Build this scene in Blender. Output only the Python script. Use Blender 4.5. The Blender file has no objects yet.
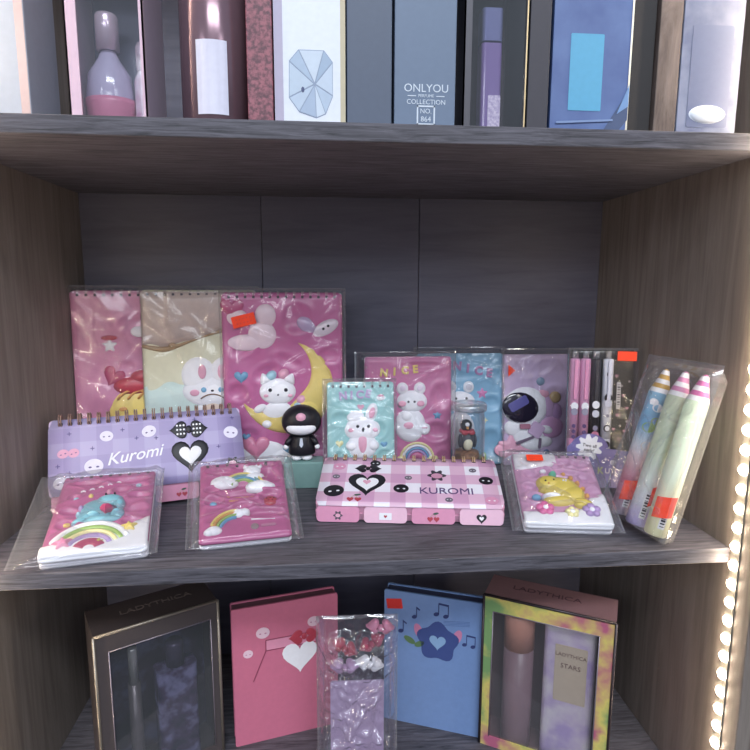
import bpy, math, random
from mathutils import Vector, Matrix
random.seed(7)
sin, cos, pi = math.sin, math.cos, math.pi
SC = bpy.context.scene
COL = SC.collection
W, H, D, T = .634, .3295, .276, .0133      # middle compartment: width, height, depth, board thickness
ZT = H + T                                  # top face of the upper shelf
ZB = -.262                                  # top face of the lowest shelf

# ------------------------------------------------------------------ materials
def lin(c):
    c = c / 255.0
    return c / 12.92 if c <= .04045 else ((c + .055) / 1.055) ** 2.4
def soft(c):  # greys strong colours so the hazy veil sits in the base colour
    y = .3 * c[0] + .59 * c[1] + .11 * c[2]; k = .26 if max(c) - min(c) > 24 else 0
    if c in ((250, 72, 36), (216, 56, 52)): k = 0
    return [(v + (y - v) * k) for v in c]
def rgb(c): c = soft(c); return (lin(c[0]), lin(c[1]), lin(c[2]), 1)
MC = {}
def mat(col, rough=.5, metal=0., spec=.4, coat=0., trans=0., key=None, bump=0., bscale=200.):
    k = (col, rough, metal, spec, coat, trans, bump, bscale)
    if k in MC: return MC[k]
    m = bpy.data.materials.new('surface'); m.use_nodes = True
    nt = m.node_tree; b = nt.nodes['Principled BSDF']
    b.inputs['Base Color'].default_value = rgb(col); b.inputs['Roughness'].default_value = rough
    b.inputs['Metallic'].default_value = metal; b.inputs['Specular IOR Level'].default_value = spec
    b.inputs['Coat Weight'].default_value = coat; b.inputs['Coat Roughness'].default_value = .12
    b.inputs['Transmission Weight'].default_value = trans
    # a trace of procedural mottling keeps every surface from reading as flat paint
    tc = nt.nodes.new('ShaderNodeTexCoord'); n = nt.nodes.new('ShaderNodeTexNoise')
    n.inputs['Scale'].default_value = bscale; n.inputs['Detail'].default_value = 3
    nt.links.new(tc.outputs['Object'], n.inputs['Vector'])
    mx = nt.nodes.new('ShaderNodeMix'); mx.data_type = 'RGBA'; mx.blend_type = 'MULTIPLY'
    rp = nt.nodes.new('ShaderNodeMapRange'); rp.inputs['To Min'].default_value = .93; rp.inputs['To Max'].default_value = 1.06
    nt.links.new(n.outputs['Fac'], rp.inputs['Value'])
    mx.inputs['Factor'].default_value = 1; mx.inputs['A'].default_value = rgb(col)
    nt.links.new(rp.outputs['Result'], mx.inputs['B']); nt.links.new(mx.outputs['Result'], b.inputs['Base Color'])
    if bump:
        bp = nt.nodes.new('ShaderNodeBump'); bp.inputs['Strength'].default_value = bump; bp.inputs['Distance'].default_value = .001
        nt.links.new(n.outputs['Fac'], bp.inputs['Height']); nt.links.new(bp.outputs['Normal'], b.inputs['Normal'])
    MC[k] = m; return m

def wood(dark, light, scale, rough=.5):
    m = bpy.data.materials.new('wood_grain'); m.use_nodes = True
    nt = m.node_tree; b = nt.nodes['Principled BSDF']
    tc = nt.nodes.new('ShaderNodeTexCoord'); mp = nt.nodes.new('ShaderNodeMapping'); mp.inputs['Scale'].default_value = scale
    n1 = nt.nodes.new('ShaderNodeTexNoise'); n1.inputs['Scale'].default_value = 1; n1.inputs['Detail'].default_value = 7; n1.inputs['Roughness'].default_value = .68
    n1.inputs['Distortion'].default_value = .6
    cr = nt.nodes.new('ShaderNodeValToRGB')
    cr.color_ramp.elements[0].position = .33; cr.color_ramp.elements[0].color = rgb(dark)
    cr.color_ramp.elements[1].position = .68; cr.color_ramp.elements[1].color = rgb(light)
    nt.links.new(tc.outputs['Object'], mp.inputs['Vector']); nt.links.new(mp.outputs['Vector'], n1.inputs['Vector'])
    nt.links.new(n1.outputs['Fac'], cr.inputs['Fac']); nt.links.new(cr.outputs['Color'], b.inputs['Base Color'])
    bp = nt.nodes.new('ShaderNodeBump'); bp.inputs['Strength'].default_value = .25; bp.inputs['Distance'].default_value = .0006
    nt.links.new(n1.outputs['Fac'], bp.inputs['Height']); nt.links.new(bp.outputs['Normal'], b.inputs['Normal'])
    b.inputs['Roughness'].default_value = rough; b.inputs['Specular IOR Level'].default_value = .35
    return m

def film(base=.06, edge=.60, tint=(236, 236, 242), rough=.12, name='clear_film'):
    """thin clear plastic: mostly see-through, glossy, milkier at grazing angles"""
    m = bpy.data.materials.new(name); m.use_nodes = True
    nt = m.node_tree; nt.nodes.clear()
    o = nt.nodes.new('ShaderNodeOutputMaterial'); mix = nt.nodes.new('ShaderNodeMixShader')
    tr = nt.nodes.new('ShaderNodeBsdfTransparent'); tr.inputs['Color'].default_value = (.975, .975, .98, 1)
    b = nt.nodes.new('ShaderNodeBsdfPrincipled'); b.inputs['Base Color'].default_value = rgb(tint); b.inputs['Roughness'].default_value = rough
    b.inputs['Specular IOR Level'].default_value = 1.0
    lw = nt.nodes.new('ShaderNodeLayerWeight'); lw.inputs['Blend'].default_value = .35
    mr = nt.nodes.new('ShaderNodeMapRange'); mr.inputs['To Min'].default_value = base; mr.inputs['To Max'].default_value = edge
    nt.links.new(lw.outputs['Facing'], mr.inputs['Value']); nt.links.new(mr.outputs['Result'], mix.inputs['Fac'])
    nt.links.new(tr.outputs[0], mix.inputs[1])
    gl = nt.nodes.new('ShaderNodeBsdfGlossy'); gl.inputs['Roughness'].default_value = rough
    mix2 = nt.nodes.new('ShaderNodeMixShader'); mix2.inputs['Fac'].default_value = .75
    nt.links.new(b.outputs[0], mix2.inputs[1]); nt.links.new(gl.outputs[0], mix2.inputs[2])
    nt.links.new(mix2.outputs[0], mix.inputs[2]); nt.links.new(mix.outputs[0], o.inputs['Surface'])
    return m

def emit(col, s):
    m = bpy.data.materials.new('lit_diode'); m.use_nodes = True
    b = m.node_tree.nodes['Principled BSDF']; b.inputs['Emission Color'].default_value = rgb(col); b.inputs['Emission Strength'].default_value = s
    b.inputs['Base Color'].default_value = rgb((250, 245, 230)); return m

def ramp_mat(stops, axis, lo, hi, rough=.4):
    """printed colour bands along one object axis"""
    m = bpy.data.materials.new('printed_bands'); m.use_nodes = True
    nt = m.node_tree; b = nt.nodes['Principled BSDF']; b.inputs['Roughness'].default_value = rough
    tc = nt.nodes.new('ShaderNodeTexCoord'); sp = nt.nodes.new('ShaderNodeSeparateXYZ'); mr = nt.nodes.new('ShaderNodeMapRange')
    mr.inputs['From Min'].default_value = lo; mr.inputs['From Max'].default_value = hi
    cr = nt.nodes.new('ShaderNodeValToRGB')
    e = cr.color_ramp.elements
    e[0].position = stops[0][0]; e[0].color = rgb(stops[0][1]); e[1].position = stops[-1][0]; e[1].color = rgb(stops[-1][1])
    for p, c in stops[1:-1]:
        x = e.new(p); x.color = rgb(c)
    nz = nt.nodes.new('ShaderNodeTexNoise'); nz.inputs['Scale'].default_value = 90; ad = nt.nodes.new('ShaderNodeMath'); ad.operation = 'MULTIPLY_ADD'
    ad.inputs[1].default_value = .06
    nt.links.new(tc.outputs['Object'], sp.inputs[0]); nt.links.new(tc.outputs['Object'], nz.inputs['Vector'])
    nt.links.new(sp.outputs[axis], mr.inputs['Value']); nt.links.new(nz.outputs['Fac'], ad.inputs[0]); nt.links.new(mr.outputs['Result'], ad.inputs[2])
    nt.links.new(ad.outputs[0], cr.inputs['Fac']); nt.links.new(cr.outputs['Color'], b.inputs['Base Color'])
    return m

def noise_mat(c1, c2, scale, rough=.4, metal=0., c3=None):
    m = bpy.data.materials.new('mottled_print'); m.use_nodes = True
    nt = m.node_tree; b = nt.nodes['Principled BSDF']; b.inputs['Roughness'].default_value = rough; b.inputs['Metallic'].default_value = metal
    tc = nt.nodes.new('ShaderNodeTexCoord'); n = nt.nodes.new('ShaderNodeTexNoise'); n.inputs['Scale'].default_value = scale; n.inputs['Detail'].default_value = 4
    cr = nt.nodes.new('ShaderNodeValToRGB'); e = cr.color_ramp.elements
    e[0].position = .36; e[0].color = rgb(c1); e[1].position = .64; e[1].color = rgb(c2)
    if c3: x = e.new(.5); x.color = rgb(c3)
    nt.links.new(tc.outputs['Object'], n.inputs['Vector']); nt.links.new(n.outputs['Fac'], cr.inputs['Fac']); nt.links.new(cr.outputs['Color'], b.inputs['Base Color'])
    return m

def check_mat(c1, c2, c3, sx, off=(0, 0)):
    """woven gingham: two sets of stripes crossing, three tones"""
    m = bpy.data.materials.new('gingham_print'); m.use_nodes = True
    nt = m.node_tree; b = nt.nodes['Principled BSDF']; b.inputs['Roughness'].default_value = .45
    tc = nt.nodes.new('ShaderNodeTexCoord'); sp = nt.nodes.new('ShaderNodeSeparateXYZ'); nt.links.new(tc.outputs['Object'], sp.inputs[0])
    def stripe(out, o):
        a = nt.nodes.new('ShaderNodeMath'); a.operation = 'MULTIPLY_ADD'; a.inputs[1].default_value = 1 / sx; a.inputs[2].default_value = o + 100
        f = nt.nodes.new('ShaderNodeMath'); f.operation = 'FRACT'; g = nt.nodes.new('ShaderNodeMath'); g.operation = 'GREATER_THAN'; g.inputs[1].default_value = .5
        nt.links.new(sp.outputs[out], a.inputs[0]); nt.links.new(a.outputs[0], f.inputs[0]); nt.links.new(f.outputs[0], g.inputs[0]); return g
    A, B = stripe('X', off[0]), stripe('Z', off[1])
    s = nt.nodes.new('ShaderNodeMath'); s.operation = 'ADD'; nt.links.new(A.outputs[0], s.inputs[0]); nt.links.new(B.outputs[0], s.inputs[1])
    h = nt.nodes.new('ShaderNodeMath'); h.operation = 'MULTIPLY'; h.inputs[1].default_value = .5; nt.links.new(s.outputs[0], h.inputs[0])
    cr = nt.nodes.new('ShaderNodeValToRGB'); cr.color_ramp.interpolation = 'CONSTANT'; e = cr.color_ramp.elements
    e[0].position = 0; e[0].color = rgb(c1); e[1].position = .75; e[1].color = rgb(c3); x = e.new(.25); x.color = rgb(c2)
    nt.links.new(h.outputs[0], cr.inputs['Fac']); nt.links.new(cr.outputs['Color'], b.inputs['Base Color'])
    return m

FILM = film(); SEAM = film(.34, .7, name='sealed_edge'); GLASS = film(.05, .5, (225, 235, 240), .05, 'clear_pane')
WHITE = mat((238, 238, 244), .45); PAPER = mat((232, 232, 240), .7); BLACK = mat((30, 28, 36), .45); WIRE = mat((190, 180, 182), .35, .25)
GOLD = mat((206, 164, 120), .35, .25); ORANGE = mat((250, 72, 36), .6); INK = mat((38, 36, 48), .6); HOLE = mat((84, 76, 86), .6)
PINK = mat((214, 98, 150), .38, coat=.25); HOT = mat((205, 62, 112), .4, coat=.2); LPINK = mat((238, 160, 192), .4, coat=.2)
YEL = mat((236, 206, 92), .4, coat=.2); LYEL = mat((236, 226, 150), .4, coat=.2); BLUE = mat((98, 166, 214), .4, coat=.2); LBLUE = mat((150, 204, 226), .4, coat=.2)
GREEN = mat((150, 190, 90), .4, coat=.2); LIL = mat((178, 150, 214), .4, coat=.2); RED = mat((206, 54, 76), .4, coat=.2); ORG = mat((226, 150, 70), .4, coat=.2)
BROWN = mat((128, 92, 66), .5); CREAM = mat((226, 224, 190), .45); TEAL = mat((116, 164, 160), .35)

# ------------------------------------------------------------------ objects
def link(name, data, parent=None):
    o = bpy.data.objects.new(name, data); COL.objects.link(o)
    if parent: o.parent = parent
    return o
def tag(o, label, cat, group=None, kind=None):
    if label: o['label'] = label
    if cat: o['category'] = cat
    if group: o['group'] = group
    if kind: o['kind'] = kind
    return o
def thing(name, label, cat, loc, rot=(0, 0, 0), group=None):
    o = link(name, None); o.location = loc; o.rotation_euler = rot
    return tag(o, label, cat, group)
def copy_tree(o, parent=None):
    c = o.copy(); COL.objects.link(c)
    if parent: c.parent = parent
    for ch in list(o.children): copy_tree(ch, c)
    return c

class MB:
    """collects shapes into one mesh; cover=True maps (u, v, w) -> (u, -w, v) so w points out of an upright cover"""
    def __init__(s, cover=False): s.v = []; s.f = []; s.m = []; s.sm = []; s.mats = []; s.cover = cover
    def mi(s, m):
        if m not in s.mats: s.mats.append(m)
        return s.mats.index(m)
    def add(s, vs, fs, m, smooth=False):
        b = len(s.v); k = s.mi(m)
        for p in vs: s.v.append((p[0], -p[2], p[1]) if s.cover else tuple(p))
        for f in fs: s.f.append([b + i for i in f]); s.m.append(k); s.sm.append(smooth)
    def box(s, c, d, m):
        x, y, z = c; a, b, e = d[0] / 2, d[1] / 2, d[2] / 2
        s.add([(x + i * a, y + j * b, z + k * e) for i in (-1, 1) for j in (-1, 1) for k in (-1, 1)],
              [(0, 1, 3, 2), (4, 6, 7, 5), (0, 4, 5, 1), (2, 3, 7, 6), (0, 2, 6, 4), (1, 5, 7, 3)], m)
    def rbox(s, c, d, r, m, n=4, axis=2):
        """box with rounded corners about one axis"""
        o = rrect(0, 0, *[d[i] for i in range(3) if i != axis], r, n)
        vs = []
        for sg in (-1, 1):
            for p in o:
                q = [p[0], p[1]]; q.insert(axis, sg * d[axis] / 2); vs.append((q[0] + c[0], q[1] + c[1], q[2] + c[2]))
        k = len(o)
        s.add(vs, [list(range(k))[::-1], list(range(k, 2 * k))] + [(i, (i + 1) % k, (i + 1) % k + k, i + k) for i in range(k)], m)
    def slab(s, o, w0, w1, m):
        k = len(o); vs = [(p[0], p[1], w0) for p in o] + [(p[0], p[1], w1) for p in o]
        s.add(vs, [list(range(k))[::-1], list(range(k, 2 * k))] + [(i, (i + 1) % k, (i + 1) % k + k, i + k) for i in range(k)], m)
    def puff(s, o, w0, h, m, c=None, n=5, skirt=.0012):
        """soft domed relief over a star-shaped outline"""
        k = len(o)
        if c is None: c = (sum(p[0] for p in o) / k, sum(p[1] for p in o) / k)
        vs = [(p[0], p[1], w0 - skirt) for p in o]; fs = []
        for j in range(n):
            t = j / n; q = 1 - t * .97 if j else 1.0; q = cos(t * pi / 2); z = w0 + h * sin(t * pi / 2)
            vs += [(c[0] + (p[0] - c[0]) * q, c[1] + (p[1] - c[1]) * q, z) for p in o]
        vs.append((c[0], c[1], w0 + h))
        for j in range(n):
            for i in range(k): fs.append((j * k + i, j * k + (i + 1) % k, (j + 1) * k + (i + 1) % k, (j + 1) * k + i))
        for i in range(k): fs.append((n * k + i, n * k + (i + 1) % k, len(vs) - 1))
        s.add(vs, fs, m, True)
    def strip(s, A, B, w0, h, m, n=6, skirt=.0012, taper=False):
        """soft domed band between two paired outlines (rainbows, crescents, swags)"""
        k = len(A); vs = []; fs = []
        for i in range(k):
            tp = 1.0
            if taper: tp = min(1, 3 * i / (k - 1), 3 * (k - 1 - i) / (k - 1)) + .02
            a, b = A[i], B[i]
            vs.append((a[0], a[1], w0 - skirt))
            for j in range(n + 1):
                t = j / n; vs.append((a[0] + (b[0] - a[0]) * t, a[1] + (b[1] - a[1]) * t, w0 + h * tp * math.sqrt(max(0, 1 - (2 * t - 1) ** 2))))
            vs.append((b[0], b[1], w0 - skirt))
        r = n + 3
        for i in range(k - 1):
            for j in range(r - 1): fs.append((i * r + j, (i + 1) * r + j, (i + 1) * r + j + 1, i * r + j + 1))
        fs.append(list(range(r))); fs.append(list(range((k - 1) * r, k * r))[::-1])
        s.add(vs, fs, m, True)
    def tube(s, pts, r, m, n=6, closed=False):
        P = [Vector(p) for p in pts]; k = len(P); vs = []; fs = []; up = None
        for i in range(k):
            d = (P[(i + 1) % k] - P[i - 1]) if closed else (P[min(i + 1, k - 1)] - P[max(i - 1, 0)])
            d.normalize()
            if up is None: up = d.orthogonal().normalized()
            up = (up - d * up.dot(d)).normalized(); q = d.cross(up)
            rr = r[i] if isinstance(r, (list, tuple)) else r
            for j in range(n):
                a = 2 * pi * j / n; vs.append(P[i] + up * cos(a) * rr + q * sin(a) * rr)
        for i in range(k if closed else k - 1):
            for j in range(n): fs.append((i * n + j, i * n + (j + 1) % n, ((i + 1) % k) * n + (j + 1) % n, ((i + 1) % k) * n + j))
        if not closed: fs += [list(range(n))[::-1], list(range((k - 1) * n, k * n))]
        s.add(vs, fs, m, True)
    def lathe(s, prof, c, m, n=28, cap=True, sx=1, sy=1, split=None):
        vs = []; fs = []; k = len(prof)
        for r, z in prof:
            for j in range(n): a = 2 * pi * j / n; vs.append((c[0] + r * cos(a) * sx, c[1] + r * sin(a) * sy, c[2] + z))
        for i in range(k - 1):
            for j in range(n): fs.append((i * n + j, i * n + (j + 1) % n, (i + 1) * n + (j + 1) % n, (i + 1) * n + j))
        if cap: fs += [list(range(n))[::-1], list(range((k - 1) * n, k * n))]
        s.add(vs, fs, m, True)
    def ball(s, c, r, m, n=20, rot=None):
        rx, ry, rz = r if isinstance(r, tuple) else (r, r, r); vs = [(0, 0, -rz)]; fs = []; L = n // 2
        for i in range(1, L):
            t = pi * i / L - pi / 2
            for j in range(n): a = 2 * pi * j / n; vs.append((rx * cos(t) * cos(a), ry * cos(t) * sin(a), rz * sin(t)))
        vs.append((0, 0, rz))
        if rot: vs = [rot @ Vector(p) for p in vs]
        vs = [(p[0] + c[0], p[1] + c[1], p[2] + c[2]) for p in vs]
        for j in range(n): fs.append((0, 1 + (j + 1) % n, 1 + j))
        for i in range(L - 2):
            for j in range(n): b = 1 + i * n; fs.append((b + j, b + (j + 1) % n, b + n + (j + 1) % n, b + n + j))
        b = 1 + (L - 2) * n
        for j in range(n): fs.append((b + j, b + (j + 1) % n, len(vs) - 1))
        s.add(vs, fs, m, True)
    def text(s, st, c, size, w, m, rot=0., shear=0., ext=.0003, bev=0., sx=1., off=0., arch=0.):
        vs, fs, wd = text_geo(st, shear, ext / size, bev / size, off)
        o = []
        for x, y, z in vs:
            x = (x - wd / 2) * size * sx; y = (y - .35) * size; y += arch * (1 - (2 * x / (wd * size * sx + 1e-9)) ** 2)
            o.append((c[0] + x * cos(rot) - y * sin(rot), c[1] + x * sin(rot) + y * cos(rot), w + z * size))
        s.add(o, fs, m, bev > 0)
    def build(s, name, parent=None, loc=None):
        me = bpy.data.meshes.new(name); me.from_pydata([tuple(p) for p in s.v], [], s.f)
        for m in s.mats: me.materials.append(m)
        me.polygons.foreach_set('material_index', s.m); me.polygons.foreach_set('use_smooth', s.sm)
        import bmesh
        b = bmesh.new(); b.from_mesh(me); bmesh.ops.recalc_face_normals(b, faces=b.faces); b.to_mesh(me); b.free()
        me.update(); o = link(name, me, parent)
        if loc: o.location = loc
        return o

TG = {}
def text_geo(st, shear, ext, bev, off):
    k = (st, shear, ext, bev, off)
    if k not in TG:
        cu = bpy.data.curves.new('lettering', 'FONT'); cu.body = st; cu.size = 1; cu.shear = shear; cu.extrude = ext; cu.bevel_depth = bev; cu.offset = off
        cu.resolution_u = 3
        o = bpy.data.objects.new('lettering', cu); COL.objects.link(o)
        me = o.to_mesh(); vs = [tuple(v.co) for v in me.vertices]; fs = [list(p.vertices) for p in me.polygons]
        x0 = min(v[0] for v in vs); x1 = max(v[0] for v in vs); vs = [(v[0] - x0, v[1], v[2]) for v in vs]
        o.to_mesh_clear(); bpy.data.objects.remove(o); bpy.data.curves.remove(cu); TG[k] = (vs, fs, x1 - x0)
    return TG[k]

# ------------------------------------------------------------------ flat outlines
def rot2(o, c, a): return [(c[0] + (x - c[0]) * cos(a) - (y - c[1]) * sin(a), c[1] + (x - c[0]) * sin(a) + (y - c[1]) * cos(a)) for x, y in o]
def ell(cx, cy, rx, ry=None, a=0., n=22):
    ry = rx if ry is None else ry
    return rot2([(cx + rx * cos(2 * pi * i / n), cy + ry * sin(2 * pi * i / n)) for i in range(n)], (cx, cy), a)
def heart(cx, cy, r, a=0., n=28):
    o = []
    for i in range(n):
        t = 2 * pi * i / n; o.append((cx + r * sin(t) ** 3, cy + r * (13 * cos(t) - 5 * cos(2 * t) - 2 * cos(3 * t) - cos(4 * t)) / 15.5))
    return rot2(o[::-1], (cx, cy), a)
def star(cx, cy, r, a=0., k=5, inner=.55):
    o = []
    for i in range(2 * k):
        q = r if i % 2 == 0 else r * inner
        for e in (-.10, .10) if i % 2 == 0 else (0,):
            t = pi / 2 + pi * i / k + e; o.append((cx + q * cos(t), cy + q * sin(t)))
    return rot2(o, (cx, cy), a)
def flower(cx, cy, r, k=5, a=0., d=.25, n=40): return rot2([(cx + r * (1 + d * cos(k * 2 * pi * i / n)) / (1 + d) * cos(2 * pi * i / n), cy + r * (1 + d * cos(k * 2 * pi * i / n)) / (1 + d) * sin(2 * pi * i / n)) for i in range(n)], (cx, cy), a)
def rrect(cx, cy, w, h, r, n=4, a=0.):
    o = []
    for qx, qy, s in ((1, 1, 0), (-1, 1, pi / 2), (-1, -1, pi), (1, -1, 3 * pi / 2)):
        for i in range(n + 1): t = s + pi / 2 * i / n; o.append((cx + qx * (w / 2 - r) + r * cos(t), cy + qy * (h / 2 - r) + r * sin(t)))
    return rot2(o, (cx, cy), a)
def arc(cx, cy, r, a0, a1, n=18, ry=None): return [(cx + r * cos(a0 + (a1 - a0) * i / (n - 1)), cy + (r if ry is None else ry) * sin(a0 + (a1 - a0) * i / (n - 1))) for i in range(n)]
R = math.radians

# ------------------------------------------------------------------ camera (phone held at the shelf, tilted down a little)
CAM = Vector((.28413, -.44595, .22456)); yaw, pit, roll = .08687, .15317, .00348
fw = Vector((sin(yaw) * cos(pit), cos(yaw) * cos(pit), -sin(pit))); rt = Vector((cos(yaw), -sin(yaw), 0)); up = rt.cross(fw)
r_ = cos(roll) * rt + sin(roll) * up; u_ = cos(roll) * up - sin(roll) * rt
cd = bpy.data.cameras.new('camera'); cd.sensor_width = 36; cd.lens = 578.05 / 750 * 36; cd.clip_start = .01
co = link('camera', cd); co.matrix_world = Matrix(((r_.x, u_.x, -fw.x, CAM.x), (r_.y, u_.y, -fw.y, CAM.y), (r_.z, u_.z, -fw.z, CAM.z), (0, 0, 0, 1)))
SC.camera = co

# ------------------------------------------------------------------ the shelving unit
WX = wood((54, 53, 58), (112, 109, 118), (22, 260, 420), .55); WZ = wood((116, 106, 99), (146, 136, 128), (90, 90, 6), .55); WB = wood((82, 82, 98), (100, 99, 116), (5, 60, 60), .45)
unit = thing('display_shelf', 'dark grey wood grain shelving unit holding all the stationery and perfume boxes', 'shelf', (0, 0, ZB - .02))
def upart(name, c, d, m, bev=.0008):
    b = MB(); b.box((0, 0, 0), d, m); o = b.build(name, unit); o.location = (c[0], c[1], c[2] - (ZB - .02))
    md = o.modifiers.new('soft_edge', 'BEVEL'); md.width = bev; md.segments = 2; return o
SF = .03; ZTOP = .70
for x in (-.009, W + .009): upart('side_panel', (x, (D + .006 - SF) / 2, (ZTOP + ZB) / 2), (.018, D + .006 + SF, ZTOP - ZB + .06), WZ)
for z in (ZB - T / 2, -T / 2, H + T / 2, ZTOP - T / 2): upart('shelf', (W / 2, D / 2, z), (W, D, T), WX)
xs = (0, .2095, .401, W)
for i in range(3): upart('back_panel', ((xs[i] + xs[i + 1]) / 2, D + .0022, (ZTOP + ZB) / 2), (xs[i + 1] - xs[i] - .0007, .0042, ZTOP - ZB + .04), WB, .0005)

for x in (xs[1], xs[2]): upart('added_seam_backing', (x, D + .0052, (ZTOP + ZB) / 2), (.012, .0012, ZTOP - ZB + .03), mat((24, 24, 30), .8), .0001)  # added dark backing so no light shows through the panel seams
# LED tape down the front edge of each side panel
TAPE = mat((120, 116, 110), .5); DIO = emit((255, 226, 188), 84)
led = thing('led_strip', 'lit LED strip of white diodes on the side wall beside the pencils', 'light', (W, -.0075, ZB), group=None)
b = MB(); b.box((-.0005, 0, (H - ZB + .35) / 2), (.001, .010, H - ZB + .35), TAPE); b.build('tape', led)
d0 = MB(); d0.lathe([(.0044, 0), (.0044, .0008), (.0037, .0022), (.0020, .0031), (.0002, .0033)], (0, 0, 0), DIO, 12)
dm = d0.build('diode', led); dm.rotation_euler = (0, -pi / 2, 0); dm.location = (-.001, 0, .01)
for i in range(1, 54):
    c = dm.copy(); COL.objects.link(c); c.parent = led; c.location = (-.001, 0, .01 + i * .0171)
led2 = copy_tree(led); led2.location = (0, -.0075, ZB); led2.rotation_euler = (0, 0, pi)
led2['label'] = 'lit LED strip on the front edge of the other side wall, by the purple planner'

# ------------------------------------------------------------------ notebooks
def relief(m, Wd, L, t0, t1, hf, nx=54, ny=72, rad=.004, holes=None, v0=0., low=None):
    """padded cover: height field front, flat back, rounded corners"""
    b = MB(True); vs = []; fs = []
    for j in range(ny + 1):
        v = L * j / ny; d = min(v, L - v); hw = Wd / 2
        if d < rad: hw = Wd / 2 - rad + math.sqrt(max(0, rad * rad - (rad - d) ** 2))
        for i in range(nx + 1):
            u = hw * (2 * i / nx - 1); e = min(hw - abs(u), d)
            vs.append((u, v0 + v, t1 + hf(u, v) * min(1, e / .005) - (.0006 if e < 1e-9 else 0)))
    n1 = nx + 1
    for j in range(ny):
        for i in range(nx): fs.append((j * n1 + i, j * n1 + i + 1, (j + 1) * n1 + i + 1, (j + 1) * n1 + i))
    k = len(vs); ring = [i for i in range(nx)] + [j * n1 + nx for j in range(ny)] + [ny * n1 + i for i in range(nx, 0, -1)] + [j * n1 for j in range(ny, 0, -1)]
    vs += [(vs[i][0], vs[i][1], t0) for i in ring]; r = len(ring)
    for i in range(r): fs.append((ring[i], k + i, k + (i + 1) % r, ring[(i + 1) % r]))
    fs.append([k + i for i in range(r)][::-1])
    b.add(vs, fs, m, True)
    if low:                                              # the print bleeds white over the lower edge
        k2 = b.mi(low[0])
        for q, f in enumerate(b.f):
            if max(b.v[i][2] for i in f[:3]) < v0 + L * low[1] and len(f) < 9: b.m[q] = k2
    return b

def pouch(parent, Wd, L, tb, tf, ml, mr, mb, mt, seed, nx=64, ny=84, amp=.0009, droop=0., mats=None, name='clear_bag', nw=26, v0=0.):
    """heat-sealed clear bag: front and back film meeting at the seams, with random creases"""
    rg = random.Random(seed); FR, SE = mats or (FILM, SEAM)
    U0, U1, V0, V1 = -Wd / 2 - ml, Wd / 2 + mr, v0 - mb, v0 + L + mt
    cr = []
    for i in range(nw):
        cr.append((rg.uniform(U0, U1), rg.uniform(V0 + (V1 - V0) * .15, V1), rg.uniform(0, pi), rg.uniform(.0008, .0022), rg.uniform(.010, .045), rg.choice((-1, 1, 1)) * rg.uniform(.6, 2.2)))
    for s in (-1, 1):                                    # pulled corners
        for k in range(3): cr.append((s * Wd * .42, V1 - mt - .006 - k * .007, (pi / 2 - s * .75) + rg.uniform(-.3, .3), .0012, .02, 1.5))
    def wr(u, v):
        h = 1.1 * sin(u * 75 + seed) * sin(v * 62 + seed * 1.7) + .8 * sin((u + v) * 110 + seed * 2.3)
        for x, y, a, sg, ln, am in cr:
            dx, dy = u - x, v - y; p = dx * cos(a) + dy * sin(a); q = -dx * sin(a) + dy * cos(a) + .12 * p * p / ln
            e = q * q / (2 * sg * sg) + p * p / (2 * ln * ln)
            if e < 8: h += am * math.exp(-e)
        return h * amp
    def ss(t): t = max(0, min(1, t)); return t * t * (3 - 2 * t)
    vs = []; fs = []; n1 = nx + 1; mid = (tb + tf) / 2
    for side in (1, -1):
        for j in range(ny + 1):
            for i in range(n1):
                u = U0 + (U1 - U0) * i / nx; v = V0 + (V1 - V0) * j / ny
                ou = max(-Wd / 2 - u, u - Wd / 2, 0); ov = max(v0 - v, v - v0 - L, 0); mu = ml if u < 0 else mr; mv = mb if v < v0 + L / 2 else mt
                k = max(ou / max(mu, 1e-6), ov / max(mv, 1e-6)) if (ou or ov) else 0
                f = 1 - ss(k * 1.15)
                edge = (i in (0, nx) or j in (0, ny))
                base = mid - droop * ss(k)
                if side == 1: w = base + (tf - mid + .0006) * f + (wr(u, v) * (.35 + .65 * min(1, 1 - k)) if not edge else 0); w = max(w, base + .0002)
                else: w = base - (mid - tb) * f - .0002
                if edge: w = base
                vs.append((u, v, w))
    off = (ny + 1) * n1; fr = []; sm = []
    for side in (0, 1):
        for j in range(ny):
            for i in range(nx):
                q = [side * off + j * n1 + i, side * off + j * n1 + i + 1, side * off + (j + 1) * n1 + i + 1, side * off + (j + 1) * n1 + i]
                (sm if (i < 1 or i >= nx - 1 or j >= ny - 1) and side == 0 else fr).append(q if side == 0 else q[::-1])
    b = MB(True); b.add(vs, fr, FR, True)
    if sm: k0 = b.mi(SE); b.f += sm; b.m += [k0] * len(sm); b.sm += [True] * len(sm)
    o = b.build(name, parent); return o

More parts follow.
